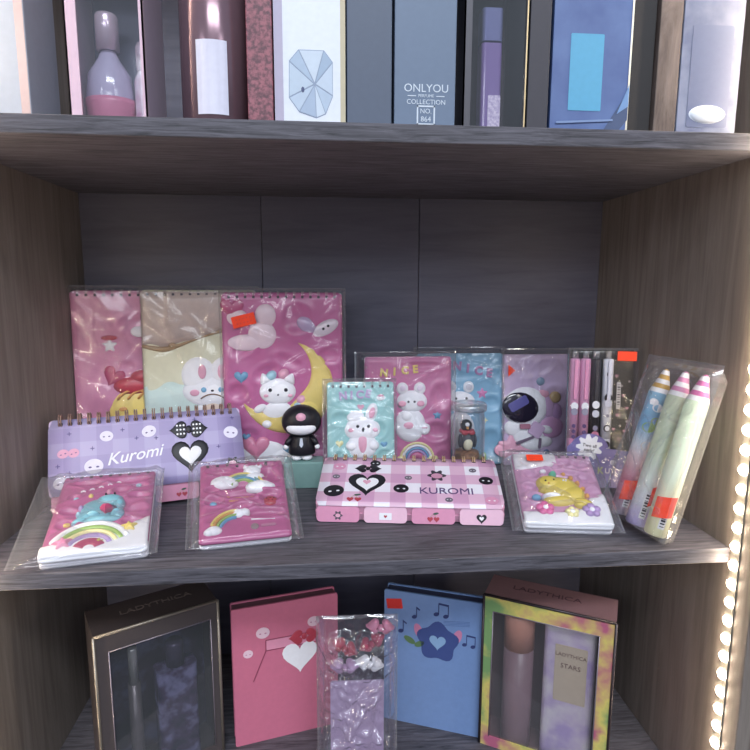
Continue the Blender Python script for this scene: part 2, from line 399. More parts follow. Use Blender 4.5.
class Note:
    def __init__(s, label, x, y, yaw, tilt, Wd, L, t, colour, dents=(), group='spiral notebooks on the middle shelf', bag=None, wire=None, loops=11, wire_side='top', amp=.0016, base=.0004, name='spiral_notebook', seed=1, low=None, holes=True, pages=PAPER, rad=.004):
        s.W, s.L, s.t = Wd, L, t
        s.root = thing(name, label, 'notebook', (x, y, 0), (-tilt, 0, yaw), group)
        dn = [((fx - .5) * Wd, (1 - fy) * L, rx * Wd, ry * Wd, d, a) for fx, fy, rx, ry, d, a in dents]
        def hf(u, v):
            h = .0018 + base * (.4 * sin(u * 180 + seed) * sin(v * 150 + 2 * seed))
            for x0, y0, rx, ry, d, a in dn:
                p = (u - x0) * cos(a) + (v - y0) * sin(a); q = -(u - x0) * sin(a) + (v - y0) * cos(a); e = (p / rx) ** 2 + (q / ry) ** 2
                if e < 6: h -= d * 1.5 * (math.exp(-e * e) - .4 * math.exp(-(e - 1.9) ** 2 * 1.2))
            return max(h, -.0019)
        cb = relief(colour, Wd, L, t - .0024, t, hf, rad=rad, low=low); s.hf = hf
        s.cover = None; cov = cb
        if holes:
            for i in range(loops):
                f = (i + .5) / loops
                if wire_side == 'top': cov.slab(rrect((f - .5) * Wd * .94, L - .0052, .0028, .0030, .0004, 1), t - .0004, t + .0021, HOLE)
                else: cov.slab(rrect(-Wd / 2 + .0052, L * (.04 + .92 * f), .0030, .0028, .0004, 1), t - .0004, t + .0010, INK)
        s.cover = cov.build('cover', s.root); s.t = t + .0013
        b = MB(True); b.slab(rrect(0, L / 2 + .0004, Wd - .003, L - .0016, .003), .0012, t - .0022, pages); b.build('page_block', s.root)
        b = MB(True); b.slab(rrect(0, L / 2, Wd, L, .004), 0, .0011, WHITE); b.build('back_cover', s.root)
        wm = wire or WIRE; b = MB(True); rr = max(.0042, t * .62)
        for i in range(loops):
            f = (i + .5) / loops
            for dx in (-.0008, .0008):
                ring = []
                for k in range(14):
                    a = 2 * pi * k / 14
                    if wire_side == 'top': ring.append(((f - .5) * Wd * .94 + dx, L - .0022 + rr * .75 * cos(a), t / 2 + rr * sin(a)))
                    else: ring.append((-Wd / 2 + .0022 - rr * .75 * cos(a), L * (.04 + .92 * f) + dx, t / 2 + rr * sin(a)))
                b.tube(ring, .00042, wm, 5, True)
        b.build('spiral_binding', s.root)
        if bag:
            ml, mr, mb, mt = bag; s.bag = pouch(s.root, Wd, L, 0, t + .0052, ml, mr, mb, mt, seed * 13 + 5)
    def P(s, fx, fy): return ((fx - .5) * s.W, (1 - fy) * s.L)
    def mb(s): return MB(True)
    def put(s, b, name): return b.build(name, s.cover)
    def sticker(s, fx, fy, w, h, a=0., z=.0052, name='price_sticker', o=None):
        b = MB(True); c = s.P(fx, fy)
        b.slab(o or rrect(c[0], c[1], w, h, .0006, 2, a), s.t + z - .0003, s.t + z, ORANGE)
        if not o:
            for r in (-1, 1):
                for k in range(5):
                    q = rot2([(c[0] + (k - 2) * w * .15, c[1] + r * h * .18)], c, a)[0]; b.slab(ell(q[0], q[1], w * .022, None, 0, 6), s.t + z, s.t + z + .00026, RED)
        ob = b.build(name, s.root); ob['label'] = 'orange price sticker'; return ob

RELIEF = .8
def blob(b, n, fx, fy, rx, ry, m, h=.0022, a=0., z=0.):
    c = n.P(fx, fy); b.puff(ell(c[0], c[1], rx * n.W, ry * n.W, a), n.t + z, h * RELIEF, m)
def dot(b, n, fx, fy, r, m, z=.002, ry=None, a=0.):
    c = n.P(fx, fy); b.puff(ell(c[0], c[1], r * n.W, (ry or r) * n.W, a, 12), n.t + z * RELIEF + .0002, .0006, m, n=3, skirt=.0018)
def hrt(b, n, fx, fy, r, m, h=.002, a=0., z=0.): c = n.P(fx, fy); b.puff(heart(c[0], c[1], r * n.W, a), n.t + z, h, m, c=c)
def str_(b, n, fx, fy, r, m, h=.0022, a=0., z=0.): c = n.P(fx, fy); b.puff(star(c[0], c[1], r * n.W, a), n.t + z, h, m, c=c)
def one(n, name, fn, *a, **k): b = MB(True); fn(b, n, *a, **k); return n.put(b, name)
def bow_arc(n, fx, fy, radii, cols, a0, a1, h=.0018, sy=1., z=.0002):
    b = MB(True); c = n.P(fx, fy)
    for i in range(len(cols)):
        r0, r1 = radii[i] * n.W, radii[i + 1] * n.W
        b.strip(arc(c[0], c[1], r0, R(a0), R(a1), 20, r0 * sy), arc(c[0], c[1], r1, R(a0), R(a1), 20, r1 * sy), n.t + z, h, cols[i])
    return n.put(b, 'rainbow')
def cloud(n, parts, m=WHITE, h=.003, name='cloud'):
    b = MB(True)
    for fx, fy, rx, ry in parts: blob(b, n, fx, fy, rx, ry, m, h)
    return n.put(b, name)

def white_bank(n, tops):
    b = MB(True); N3 = 40; A_, B_ = [], []
    for i in range(N3):
        f = i / (N3 - 1); q = max(0, min(len(tops) - 1.001, f * (len(tops) - 1))); k = int(q); e = q - k; e = e * e * (3 - 2 * e); y = tops[k] * (1 - e) + tops[k + 1] * e
        u = (f - .5) * n.W * .985; A_.append((u, (1 - y) * n.L)); B_.append((u, .0012))
    b.strip(A_, B_, n.t + .0012, .0022, WHITE, n=12, skirt=.003); return n.put(b, 'cloud_bank')
# --- pink notebook by the side wall, behind the purple planner
n = Note('pale pink spiral notebook with a yellow bear, standing in the corner of the shelf', .0640, .2350, .166, .06, .1262, .2183, .006,
         mat((222, 130, 176), .4, coat=.2), [(.52, .17, .12, .06, .0014, .2), (.62, .27, .2, .05, .0012, -.6), (.45, .40, .06, .05, .0012, 0), (.55, .55, .10, .07, .0014, .9), (.85, .45, .1, .08, .0012, 0), (.2, .7, .1, .2, .001, 0)],
         bag=(.005, .004, .001, .006), seed=3, loops=13)
b = MB(True); str_(b, n, .31, .285, .065, WHITE); dot(b, n, .31, .245, .07, RED, .0012, .022); n.put(b, 'star_charm')
one(n, 'heart_charm', hrt, .33, .445, .10, HOT, .0026, -.5)
cloud(n, [(.56, .215, .07, .05), (.63, .205, .06, .06)])
b = MB(True); c = n.P(.55, .645)
blob(b, n, .53, .66, .26, .27, YEL, .006); dot(b, n, .40, .62, .035, ORG, .005, .02); dot(b, n, .66, .62, .035, BROWN, .005, .02)
for k in range(3): b.strip(arc(c[0] - .006 + k * .011, c[1] + .006, .02, R(60), R(150), 8), arc(c[0] - .006 + k * .011, c[1] + .006, .0225, R(60), R(150), 8), n.t + .0044, .0006, ORG)
n.put(b, 'yellow_bear')
b = MB(True); blob(b, n, .50, .50, .18, .085, RED, .0075); blob(b, n, .57, .455, .1, .07, RED, .0075); n.put(b, 'red_cap')

# --- cream rabbit notebook
n = Note('cream and brown spiral notebook with a big white rabbit', .1415, .2274, .039, .06, .1284, .2191, .006, CREAM, [], bag=(.001, .004, .001, .005), seed=5, loops=13)
def wave_edge(k, f0, f1, ph=0): return None
b = MB(True); N_ = 24; xs_ = [-n.W / 2 * .985 + n.W * .985 * i / (N_ - 1) for i in range(N_)]
def icing(i): f = i / (N_ - 1); return n.L * (1 - (.285 + .02 * sin(f * 4) - .16 * max(0, (f - .2)) ** .9))
b.strip([(xs_[i], n.L - .0018) for i in range(N_)], [(xs_[i], icing(i)) for i in range(N_)], n.t + .0004, .0012, mat((196, 178, 172), .4, coat=.3)); n.put(b, 'icing')
b = MB(True); b.strip([(xs_[i], icing(i) + .001) for i in range(N_)], [(xs_[i], icing(i) - .003 - .002 * sin(i * .4)) for i in range(N_)], n.t + .001, .0016, mat((176, 138, 92), .4, coat=.3))
b.puff(ell(xs_[6], icing(6) + .0004, .0045, .0032), n.t + .0012, .002, mat((176, 138, 92), .4, coat=.3)); n.put(b, 'icing_edge')
b = MB(True); lo = [n.L * (1 - (.42 - .05 * sin(i / 23 * 3.2))) for i in range(N_)]
b.strip([(xs_[i], lo[i] - .018) for i in range(N_)], [(xs_[i], .002) for i in range(N_)], n.t + .0003, .0012, mat((206, 226, 222), .45)); n.put(b, 'pale_band')
b = MB(True)
for s_ in (-1, 1): blob(b, n, .60 + s_ * .12, .445, .155, .17, WHITE, .0046)
blob(b, n, .60, .53, .275, .15, WHITE, .0054); blob(b, n, .60, .80, .31, .40, WHITE, .0048)
for s_ in (-1, 1):
    dot(b, n, .60 + s_ * .085, .425, .036, LPINK, .0046, .065); dot(b, n, .60 + s_ * .075, .52, .024, BLUE, .0052); dot(b, n, .60 + s_ * .155, .535, .042, LPINK, .0048, .03)
dot(b, n, .60, .525, .014, INK, .0052, .01)
c = n.P(.60, .545); b.strip(arc(c[0], c[1] - .0195, .019, R(48), R(132), 10), arc(c[0], c[1] - .0195, .0205, R(48), R(132), 10), n.t + .0044, .0006, BROWN)
blob(b, n, .60, .67, .11, .17, mat((232, 206, 186), .45), .0058); n.put(b, 'white_rabbit')

# --- deep pink moon notebook
n = Note('tall deep pink spiral notebook with a white kitten on a yellow crescent moon', .2364, .2150, .015, .06, .1357, .2167, .006, mat((210, 92, 160), .34, coat=.35),
         [(.12, .52, .07, .06, .002, 0), (.35, .42, .09, .05, .0018, .5), (.62, .14, .1, .1, .0016, 0), (.9, .33, .08, .06, .0018, 0), (.16, .30, .1, .04, .0014, .3), (.55, .36, .1, .04, .0016, -.4), (.2, .75, .08, .05, .0018, 0), (.45, .93, .1, .05, .0018, 0), (.78, .82, .1, .08, .002, 0), (.06, .86, .06, .08, .0016, 0), (.94, .6, .06, .1, .0016, 0)],
         bag=(.003, .004, .001, .005), seed=8, loops=14)
cloud(n, [(.2, .26, .16, .07), (.33, .22, .12, .12), (.36, .12, .09, .1), (.13, .13, .09, .07)], mat((236, 206, 222), .35, coat=.3))  # pale puffs at the upper left stand in for glare on the bag
one(n, 'heart_charm', hrt, .09, .08, .10, mat((206, 66, 128), .35, coat=.3))
c = n.P(.53, .50); b = MB(True); ro = .39 * n.W
A, B = [], []
for i in range(26):
    t = R(76 - 238 * i / 25); A.append((c[0] + ro * cos(t), c[1] + ro * sin(t)))
    k = sin(pi * i / 25); B.append((c[0] + (ro - k * .27 * n.W) * cos(t), c[1] + (ro - k * .27 * n.W) * sin(t)))
b.strip(A, B, n.t + .0006, .0036, YEL, taper=True); n.put(b, 'crescent_moon')
b = MB(True)
blob(b, n, .45, .625, .13, .085, WHITE, .0046); blob(b, n, .30, .61, .06, .035, WHITE, .004, .5); blob(b, n, .36, .69, .05, .04, WHITE, .0048); blob(b, n, .53, .69, .05, .04, WHITE, .0048)
blob(b, n, .45, .52, .155, .115, WHITE, .0062)
for s_ in (-1, 1):
    c = n.P(.45 + s_ * .105, .455); b.puff(star(c[0], c[1], .055 * n.W, s_ * -.4, 3, .7), n.t, .0045, WHITE); dot(b, n, .455 + s_ * .065, .51, .016, INK, .0056); dot(b, n, .455 + s_ * .10, .54, .02, LPINK, .0052, .013)
dot(b, n, .455, .535, .008, INK, .006); n.put(b, 'white_kitten')
b = MB(True)
for k, (m_, x_, y_) in enumerate(((LPINK, .50, .425), (LBLUE, .40, .435), (LBLUE, .62, .60), (LPINK, .65, .565), (LIL, .585, .635))): blob(b, n, x_, y_, .05, .04, m_, .0056, .6)
n.put(b, 'mane')
for fx, fy, r_h, m_ in ((.15, .44, .06, BLUE), (.80, .485, .075, LPINK), (.53, .83, .05, BLUE), (.18, .76, .035, BLUE)): one(n, 'heart_charm', hrt, fx, fy, r_h, m_, .003)
cloud(n, [(.30, .84, .22, .10), (.48, .87, .18, .07)]); one(n, 'heart_charm', hrt, .26, .815, .12, mat((238, 128, 168), .35, coat=.3), .005)
b = MB(True); blob(b, n, .86, .185, .12, .06, mat((226, 214, 226), .25, coat=.6), .003, .5); blob(b, n, .70, .17, .09, .06, mat((190, 160, 208), .25, coat=.6), .003, -.6)  # pale glossy puffs stand in for bag reflections, eyes invented
dot(b, n, .84, .19, .012, INK, .0026); dot(b, n, .88, .175, .012, INK, .0026); n.put(b, 'reflection_puffs')
n.sticker(.185, .145, .026, .013, R(14))

# --- mint koala notebook
n = Note('small mint green spiral notebook with a white koala, lettered NICE', .3234, .178, 0, .20, .0756, .1187, .006, mat((140, 204, 206), .38, coat=.25),
         [(.2, .35, .12, .08, .0014, 0), (.75, .45, .1, .1, .0016, 0), (.85, .7, .09, .08, .0014, 0), (.15, .7, .1, .06, .0012, 0), (.5, .2, .3, .05, .001, 0)], bag=(.005, .003, .001, .004), seed=11, loops=8, rad=.003)
n.P = lambda fx, fy, o=n.P: o(fx, fy * .70)
b = MB(True)
for k, ch in enumerate('NICE'): b.text(ch, n.P(.24 + .125 * k, .185 - .008 * k), .012, n.t + .0008, mat((190, 160, 214), .4), ext=.0004, bev=.0005, rot=R(5 - 6 * k), off=.012)
n.put(b, 'lettering')
b = MB(True)
blob(b, n, .42, .47, .13, .095, WHITE, .004, .2); blob(b, n, .66, .42, .085, .15, WHITE, .004, -.3); dot(b, n, .665, .42, .045, LPINK, .0038, .085, -.3)
blob(b, n, .52, .64, .27, .19, WHITE, .005); blob(b, n, .52, .86, .23, .2, WHITE, .0046); blob(b, n, .52, .84, .10, .18, LPINK, .0056); 
for s_ in (-1, 1): blob(b, n, .52 + s_ * .16, .86, .09, .08, WHITE, .0062); dot(b, n, .53 + s_ * .08, .60, .024, INK, .0046); dot(b, n, .53 + s_ * .18, .65, .04, LPINK, .0042, .03)
dot(b, n, .53, .645, .022, INK, .005, .034); n.put(b, 'white_koala')
one(n, 'heart_charm', hrt, .50, .345, .055, LPINK); one(n, 'heart_charm', hrt, .18, .83, .06, LYEL); one(n, 'heart_charm', hrt, .84, .85, .055, BLUE)
b = MB(True); blob(b, n, .80, .22, .07, .045, WHITE, .0026); blob(b, n, .80, .195, .05, .025, LPINK, .003); n.put(b, 'cake_charm')

# --- pink NICE notebook with side spiral
n = Note('pink side spiral notebook with a white rabbit, lettered NICE in yellow', .3846, .238, 0, .09, .1065, .1398, .006, mat((216, 112, 168), .36, coat=.3),
         [(.88, .35, .1, .12, .002, 0), (.82, .66, .12, .09, .0022, 0), (.2, .45, .08, .14, .0018, 0), (.9, .92, .08, .1, .0018, 0), (.12, .78, .08, .08, .0018, 0), (.65, .08, .2, .04, .0014, 0)],
         bag=(.012, .006, .001, .006), seed=14, loops=9, wire_side='left', rad=.003)
n.P = lambda fx, fy, o=n.P: o(fx, fy * .83)
b = MB(True)
for k, ch in enumerate('NICE'): b.text(ch, n.P(.22 + .12 * k, .165 - .012 * k), .0125, n.t + .0012, YEL, ext=.0004, bev=.0005, rot=R(-8 + 4 * k), off=.012)
n.put(b, 'lettering')
b = MB(True)
for s_ in (-1, 1): blob(b, n, .53 + s_ * .10, .335, .07, .075, WHITE, .0045); dot(b, n, .53 + s_ * .10, .33, .035, mat((226, 214, 230), .4), .0042)
blob(b, n, .54, .47, .18, .13, WHITE, .0062); blob(b, n, .52, .72, .18, .20, WHITE, .0056); blob(b, n, .48, .63, .075, .07, WHITE, .007); blob(b, n, .68, .76, .075, .075, WHITE, .0056)
blob(b, n, .50, .72, .09, .065, LPINK, .0068)
for s_ in (-1, 1): dot(b, n, .53 + s_ * .035, .47, .013, INK, .006); dot(b, n, .53 + s_ * .105, .49, .045, LPINK, .0054, .033)
for k in range(3): dot(b, n, .66 + .022 * k, .745, .009, LPINK, .006)
n.put(b, 'white_rabbit')
bow_arc(n, .60, 1.09, [.21, .18, .15, .12, .09, .02], [LYEL, WHITE, BLUE, LIL, PINK], 0, 180)
cloud(n, [(.42, 1.085, .06, .05), (.78, 1.085, .07, .05)], LYEL, .004)
b = MB(True); str_(b, n, .835, .62, .055, BLUE); n.put(b, 'star_charm')

# --- blue NICE notebook
n = Note('sky blue notebook lettered NICE in lilac, standing behind the glass jar', .4534, .2535, 0, .12, .1104, .1414, .006, mat((118, 182, 224), .36, coat=.3),
         [(.85, .45, .1, .07, .0016, 0), (.85, .8, .12, .12, .002, 0), (.35, .2, .3, .05, .001, 0), (.5, .4, .06, .1, .0014, 0), (.9, .2, .06, .06, .0012, 0)], bag=(.004, .003, .001, .008), seed=17, loops=9, wire_side='left', rad=.003)
b = MB(True)
for k, ch in enumerate('NICE'): b.text(ch, n.P(.46 + .125 * k, .11 + .022 * k), .0145, n.t + .001, mat((186, 122, 186), .4, coat=.2), ext=.0005, bev=.0006, rot=R(-6), off=.014)
n.put(b, 'lettering')
b = MB(True)
for s_ in (-1, 1): blob(b, n, .49 + s_ * .10, .30, .065, .07, WHITE, .0046); dot(b, n, .49 + s_ * .10, .30, .036, mat((206, 204, 216), .4), .004)
blob(b, n, .49, .43, .18, .12, WHITE, .006); blob(b, n, .49, .70, .18, .24, WHITE, .0056)
for s_ in (-1, 1): dot(b, n, .50 + s_ * .06, .40, .014, INK, .0058); dot(b, n, .50 + s_ * .11, .44, .03, LPINK, .0052)
n.put(b, 'white_bear')
b = MB(True); str_(b, n, .75, .36, .065, mat((226, 120, 190), .4, coat=.2)); n.put(b, 'star_charm')
b = MB(True); c = n.P(.79, .60); b.puff(star(c[0], c[1], .035 * n.W, 0, 4, .35), n.t, .0012, LYEL); n.put(b, 'sparkle')
b = MB(True); blob(b, n, .76, .93, .05, .06, GREEN, .003); dot(b, n, .76, .91, .02, WHITE, .0024); n.put(b, 'frog_charm')

# --- astronaut notebook
n = Note('lilac notebook with a white astronaut, standing behind the pen pack', .5640, .2485, .0, .12, .1143, .1403, .006, mat((204, 176, 220), .38, coat=.25),
         [(.45, .12, .12, .06, .001, .5), (.58, .40, .1, .1, .0014, 0), (.25, .14, .1, .08, .0008, 0), (.55, .75, .1, .1, .0014, 0)], bag=(.002, .003, .001, .007), seed=20, loops=9, wire_side='left', rad=.003)
n.P = lambda fx, fy, o=n.P: o(fx + .03, fy)
b = MB(True); blob(b, n, .09, .86, .22, .10, LPINK, .002); str_(b, n, .06, .83, .15, LPINK, .003); n.put(b, 'pink_star')
b = MB(True)
blob(b, n, .52, .66, .14, .12, mat((214, 150, 206), .4), .003); blob(b, n, .46, .47, .09, .13, mat((206, 160, 214), .4), .003, .4); blob(b, n, .58, .52, .06, .09, mat((190, 140, 204), .4), .003); blob(b, n, .42, .36, .07, .05, LPINK, .003); n.put(b, 'pink_planets')
b = MB(True)
blob(b, n, .25, .74, .22, .14, WHITE, .0052, -.5); blob(b, n, .46, .68, .075, .05, WHITE, .0056, -.35); blob(b, n, .44, .79, .085, .06, WHITE, .005); blob(b, n, .10, .66, .12, .10, WHITE, .005)
blob(b, n, .22, .475, .26, .225, WHITE, .0066); n.put(b, 'astronaut')
b = MB(True); blob(b, n, .15, .475, .205, .165, mat((36, 32, 48), .12, coat=.8), .003, -.2, .0052); c = n.P(.12, .44)
b.slab(rrect(c[0], c[1], .026, .012, .003, 3, .5), n.t + .0070, n.t + .0086, mat((86, 82, 164), .25, coat=.5)); n.put(b, 'visor')
b = MB(True); c = n.P(.33, .68); b.slab(rrect(c[0], c[1], .017, .017, .002, 3, -.6), n.t + .003, n.t + .0062, mat((196, 160, 204), .4)); c = n.P(.20, .645); b.slab(rrect(c[0], c[1], .013, .006, .001, 3, 0), n.t + .004, n.t + .0072, mat((176, 104, 130), .4))
c = n.P(.20, .77); b.slab(rrect(c[0], c[1], .024, .003, .001, 2, .35), n.t + .003, n.t + .0066, mat((112, 92, 120), .4)); c = n.P(.37, .80); b.slab(rrect(c[0], c[1], .003, .013, .001, 2, -.1), n.t + .003, n.t + .006, mat((112, 92, 120), .4)); n.put(b, 'suit_pack')
one(n, 'planet_charm', blob, .39, .245, .05, .05, mat((120, 150, 184), .35, coat=.3), .003); one(n, 'planet_charm', blob, .56, .39, .065, .065, mat((200, 166, 110), .35, coat=.3), .004)
one(n, 'planet_charm', blob, .46, .885, .035, .035, mat((66, 112, 176), .35, coat=.3), .003); cloud(n, [(.2, .93, .2, .07), (.4, .95, .2, .06)], mat((214, 214, 232), .4), .003)
c = n.P(.0, .145); n.sticker(.05, .145, .014, .012, 0, .0052, o=[(c[0] + .0015, c[1] - .0075), (c[0] + .0105, c[1]), (c[0] + .0015, c[1] + .0075)])

# --- front: pink notebook with the blue dinosaur
n = Note('pink notebook with a blue dinosaur on a rainbow, in a flared clear bag', .0952, .0141, .199, 1.2893, .0819, .117, .008, mat((208, 94, 158), .34, coat=.3),
         [(.18, .32, .06, .05, .0022, 0), (.30, .13, .17, .045, .002, .05), (.72, .13, .2, .05, .0024, 0), (.85, .36, .1, .05, .0026, 0), (.86, .53, .1, .06, .0026, 0), (.16, .50, .08, .05, .0022, 0), (.17, .655, .09, .06, .0022, 0), (.66, .27, .08, .05, .0022, 0), (.5, .50, .28, .2, .002, 0), (.85, .22, .08, .035, .002, 0), (.82, .68, .09, .05, .002, 0)],
         bag=(.022, .008, .0035, .006), seed=23, low=(WHITE, .10), loops=9, rad=.003, base=.001)
white_bank(n, [.88, .86, .80, .80, .82, .80, .76, .68, .64])
bow_arc(n, .45, .97, [.41, .345, .29, .235, .17, .05], [WHITE, GREEN, LYEL, LIL, HOT], 22, 158, .0020, 1.08, .0024)
W_keep, P_keep = n.W, n.P; n.P = lambda fx, fy: ((.47 + (fx - .47) * .82 - .5) * W_keep, (1 - (.62 + (fy - .62) * .95)) * n.L); n.W = W_keep * .85
b = MB(True); TQ = mat((112, 186, 208), .36, coat=.3)
blob(b, n, .45, .47, .215, .19, TQ, .0050); blob(b, n, .41, .56, .20, .13, TQ, .0046); blob(b, n, .57, .385, .17, .115, TQ, .0068); blob(b, n, .70, .44, .07, .10, TQ, .0060); blob(b, n, .26, .625, .10, .06, TQ, .0046, .35); blob(b, n, .53, .635, .235, .065, TQ, .0062); blob(b, n, .71, .56, .07, .10, TQ, .0056)
dot(b, n, .52, .345, .012, INK, .0070); dot(b, n, .63, .345, .012, INK, .0070); n.put(b, 'blue_dinosaur')
b = MB(True); blob(b, n, .56, .50, .125, .055, mat((74, 84, 110), .5), .0070); n.put(b, 'open_mouth')
one(n, 'heart_charm', hrt, .555, .525, .085, HOT, .0090)
b = MB(True); blob(b, n, .415, .575, .085, .035, TQ, .0088, -.2); blob(b, n, .685, .575, .07, .035, TQ, .0088, .3); n.put(b, 'arms')
b = MB(True)
for k, (x_, y_, m_) in enumerate(((.54, .27, LPINK), (.32, .31, YEL), (.235, .46, LIL), (.225, .54, LBLUE))): blob(b, n, x_, y_, .035, .04, m_, .005)
n.put(b, 'back_spikes')
n.W, n.P = W_keep, P_keep
b = MB(True); str_(b, n, .20, .875, .115, mat((232, 130, 176), .36, coat=.3), .006, .2); n.put(b, 'pink_star')
b = MB(True); str_(b, n, .80, .765, .105, YEL, .006, .1); n.put(b, 'yellow_star')
b = MB(True); str_(b, n, .53, .895, .075, mat((206, 202, 70), .36, coat=.3), .0045, -.1); n.put(b, 'lime_star')
b = MB(True)
for x_, y_ in ((.37, .935), (.66, .905), (.82, .91)): c = n.P(x_, y_); b.puff(star(c[0], c[1], .03 * n.W, 0, 4, .3), n.t + .0016, .0008, mat((170, 150, 140), .4))
n.put(b, 'star_pattern')
b = MB(True); dot(b, n, .195, .325, .028, LBLUE, .0002, .02); dot(b, n, .175, .64, .035, YEL, .0002, .022); dot(b, n, .83, .205, .03, LBLUE, .0002, .018); n.put(b, 'tiny_charms')
b = MB(True)
for k in range(5): c = n.P(.25 + .09 * k, .255 - .022 * k); b.strip(arc(c[0], c[1], .0022, R(10), R(170), 6), arc(c[0], c[1], .0012, R(10), R(170), 6), n.t + .0012, .0006, WHITE)
n.put(b, 'script_lettering')

# --- front: deep pink double rainbow notebook
n = Note('deep pink notebook with two small rainbows, lying in front of the purple planner', .2142, .0374, .1674, 1.1403, .0793, .0996, .008, mat((202, 86, 148), .32, coat=.35),
         [(.22, .14, .14, .05, .0028, 0), (.48, .09, .1, .04, .0022, 0), (.48, .46, .26, .06, .003, -.05), (.13, .39, .07, .05, .0026, 0), (.16, .53, .1, .06, .0026, 0), (.82, .51, .12, .08, .003, 0), (.72, .72, .22, .06, .003, -.1), (.4, .36, .25, .06, .002, .1), (.85, .24, .08, .12, .0022, .6), (.3, .68, .2, .05, .002, .5), (.8, .08, .1, .04, .002, 0), (.5, .62, .1, .05, .0018, 0)],
         bag=(.011, .010, .0035, .006), seed=26, loops=8, rad=.003, base=.001)
bow_arc(n, .50, .40, [.27, .235, .20, .165, .13], [YEL, TEAL, BLUE, GREEN], 20, 155, .0032)
cloud(n, [(.28, .285, .16, .10), (.22, .30, .10, .07), (.34, .30, .11, .08)], WHITE, .0055); cloud(n, [(.69, .375, .16, .10), (.62, .39, .1, .07), (.77, .39, .11, .07)], WHITE, .0055)
b = MB(True); blob(b, n, .62, .16, .11, .09, WHITE, .0065); blob(b, n, .64, .24, .12, .06, WHITE, .0055); blob(b, n, .55, .11, .04, .045, WHITE, .0055); blob(b, n, .70, .11, .05, .045, WHITE, .0055); dot(b, n, .56, .11, .018, LPINK, .0052); dot(b, n, .70, .11, .018, HOT, .0052); n.put(b, 'white_bear')
bow_arc(n, .40, .90, [.30, .265, .23, .195, .16], [YEL, ORG, GREEN, BLUE], 88, 160, .0032)
cloud(n, [(.16, .885, .09, .065), (.11, .90, .06, .05)], WHITE, .005); cloud(n, [(.44, .705, .09, .07), (.50, .70, .06, .06)], WHITE, .005)
b = MB(True); blob(b, n, .80, .58, .085, .075, RED, .004); 
for k in range(5): dot(b, n, .76 + .02 * k, .565 + .025 * (k % 2), .008, INK, .0034)
n.put(b, 'ladybird_charm')
one(n, 'bead_charm', blob, .155, .565, .04, .035, BLUE, .003)
b = MB(True); b.text('Summer', n.P(.47, .515), .009, n.t + .0006, ORG, ext=.0002, bev=.0002, shear=.3); n.put(b, 'script_lettering')
b = MB(True); c = n.P(.64, .795)
b.strip([(c[0] - .006, c[1]), (c[0] + .015, c[1] - .002)], [(c[0] - .006, c[1] + .0012), (c[0] + .015, c[1] - .0008)], n.t + .001, .0004, WHITE)
c = n.P(.60, .875); b.puff(ell(c[0], c[1], .0035), n.t + .001, .0006, mat((150, 120, 130), .4)); b.slab(rrect(c[0] + .012, c[1], .013, .0028, .0008), n.t + .0008, n.t + .0014, mat((196, 120, 156), .4)); n.put(b, 'printed_badge')

# --- front: lilac pink notebook with the yellow dinosaur
n = Note('lilac pink notebook with a yellow dinosaur and three flowers', .5053, .0397, -.1428, 1.1004, .0803, .0954, .008, mat((206, 140, 186), .36, coat=.3),
         [(.64, .14, .1, .05, .0026, 0), (.84, .16, .1, .05, .0026, 0), (.5, .20, .08, .04, .002, 0), (.86, .38, .1, .07, .003, 0), (.2, .33, .09, .06, .0028, 0), (.36, .28, .08, .05, .0026, 0), (.14, .5, .07, .05, .0026, 0), (.20, .64, .1, .06, .0026, 0), (.66, .30, .22, .05, .0026, -.15), (.9, .56, .09, .06, .0026, 0), (.5, .55, .3, .18, .002, 0)],
         bag=(.012, .009, .0035, .006), seed=29, low=(WHITE, .10), loops=9, rad=.003, base=.001)
b = MB(True); b.puff([((p[0] - .5) * n.W, (1 - p[1]) * n.L) for p in ((.015, .02), (.015, .24), (.10, .255), (.28, .225), (.44, .20), (.545, .15), (.555, .06), (.54, .015))][::1], n.t + .0008, .0022, mat((218, 214, 220), .4, coat=.2), skirt=.003); n.put(b, 'pale_corner')
white_bank(n, [.83, .83, .83, .83, .82, .78, .62, .58])
b = MB(True); YD = mat((214, 186, 62), .36, coat=.3)
blob(b, n, .50, .50, .24, .17, YD, .008); blob(b, n, .38, .46, .16, .13, YD, .0095); blob(b, n, .60, .58, .19, .16, YD, .007); blob(b, n, .45, .69, .19, .09, YD, .008); blob(b, n, .72, .70, .13, .06, YD, .0065, -.25); blob(b, n, .68, .745, .08, .05, YD, .007)
blob(b, n, .29, .55, .05, .032, YD, .008, -.3); blob(b, n, .36, .505, .02, .012, ORG, .0108); dot(b, n, .33, .47, .012, INK, .009); dot(b, n, .43, .455, .009, INK, .0092); dot(b, n, .545, .455, .01, WHITE, .0085); dot(b, n, .575, .455, .01, WHITE, .0085); n.put(b, 'yellow_dinosaur')
b = MB(True); blob(b, n, .385, .645, .125, .045, WHITE, .0098, -.08); n.put(b, 'white_bib')
b = MB(True)
for x_, y_ in ((.58, .335), (.66, .38), (.72, .45), (.765, .53), (.79, .62)): blob(b, n, x_, y_, .035, .03, ORG, .0065)
n.put(b, 'back_spikes'); one(n, 'leaf_hat', blob, .445, .345, .05, .032, mat((86, 176, 150), .4), .0105)
for x_, y_, m_, r_h in ((.265, .80, mat((226, 96, 160), .36, coat=.3), .11), (.56, .845, LYEL, .085), (.79, .815, mat((176, 140, 206), .36, coat=.3), .11)):
    b = MB(True); c = n.P(x_, y_); [b.puff(ell(c[0] + r_h * n.W * .55 * cos(pi / 2 + k * 2 * pi / 5), c[1] + r_h * n.W * .55 * sin(pi / 2 + k * 2 * pi / 5), r_h * n.W * .44), n.t + .0026, .0030, m_, skirt=.004) for k in range(5)]; b.puff(ell(c[0], c[1], .032 * n.W), n.t + .0042, .0022, WHITE); n.put(b, 'flower_charm')
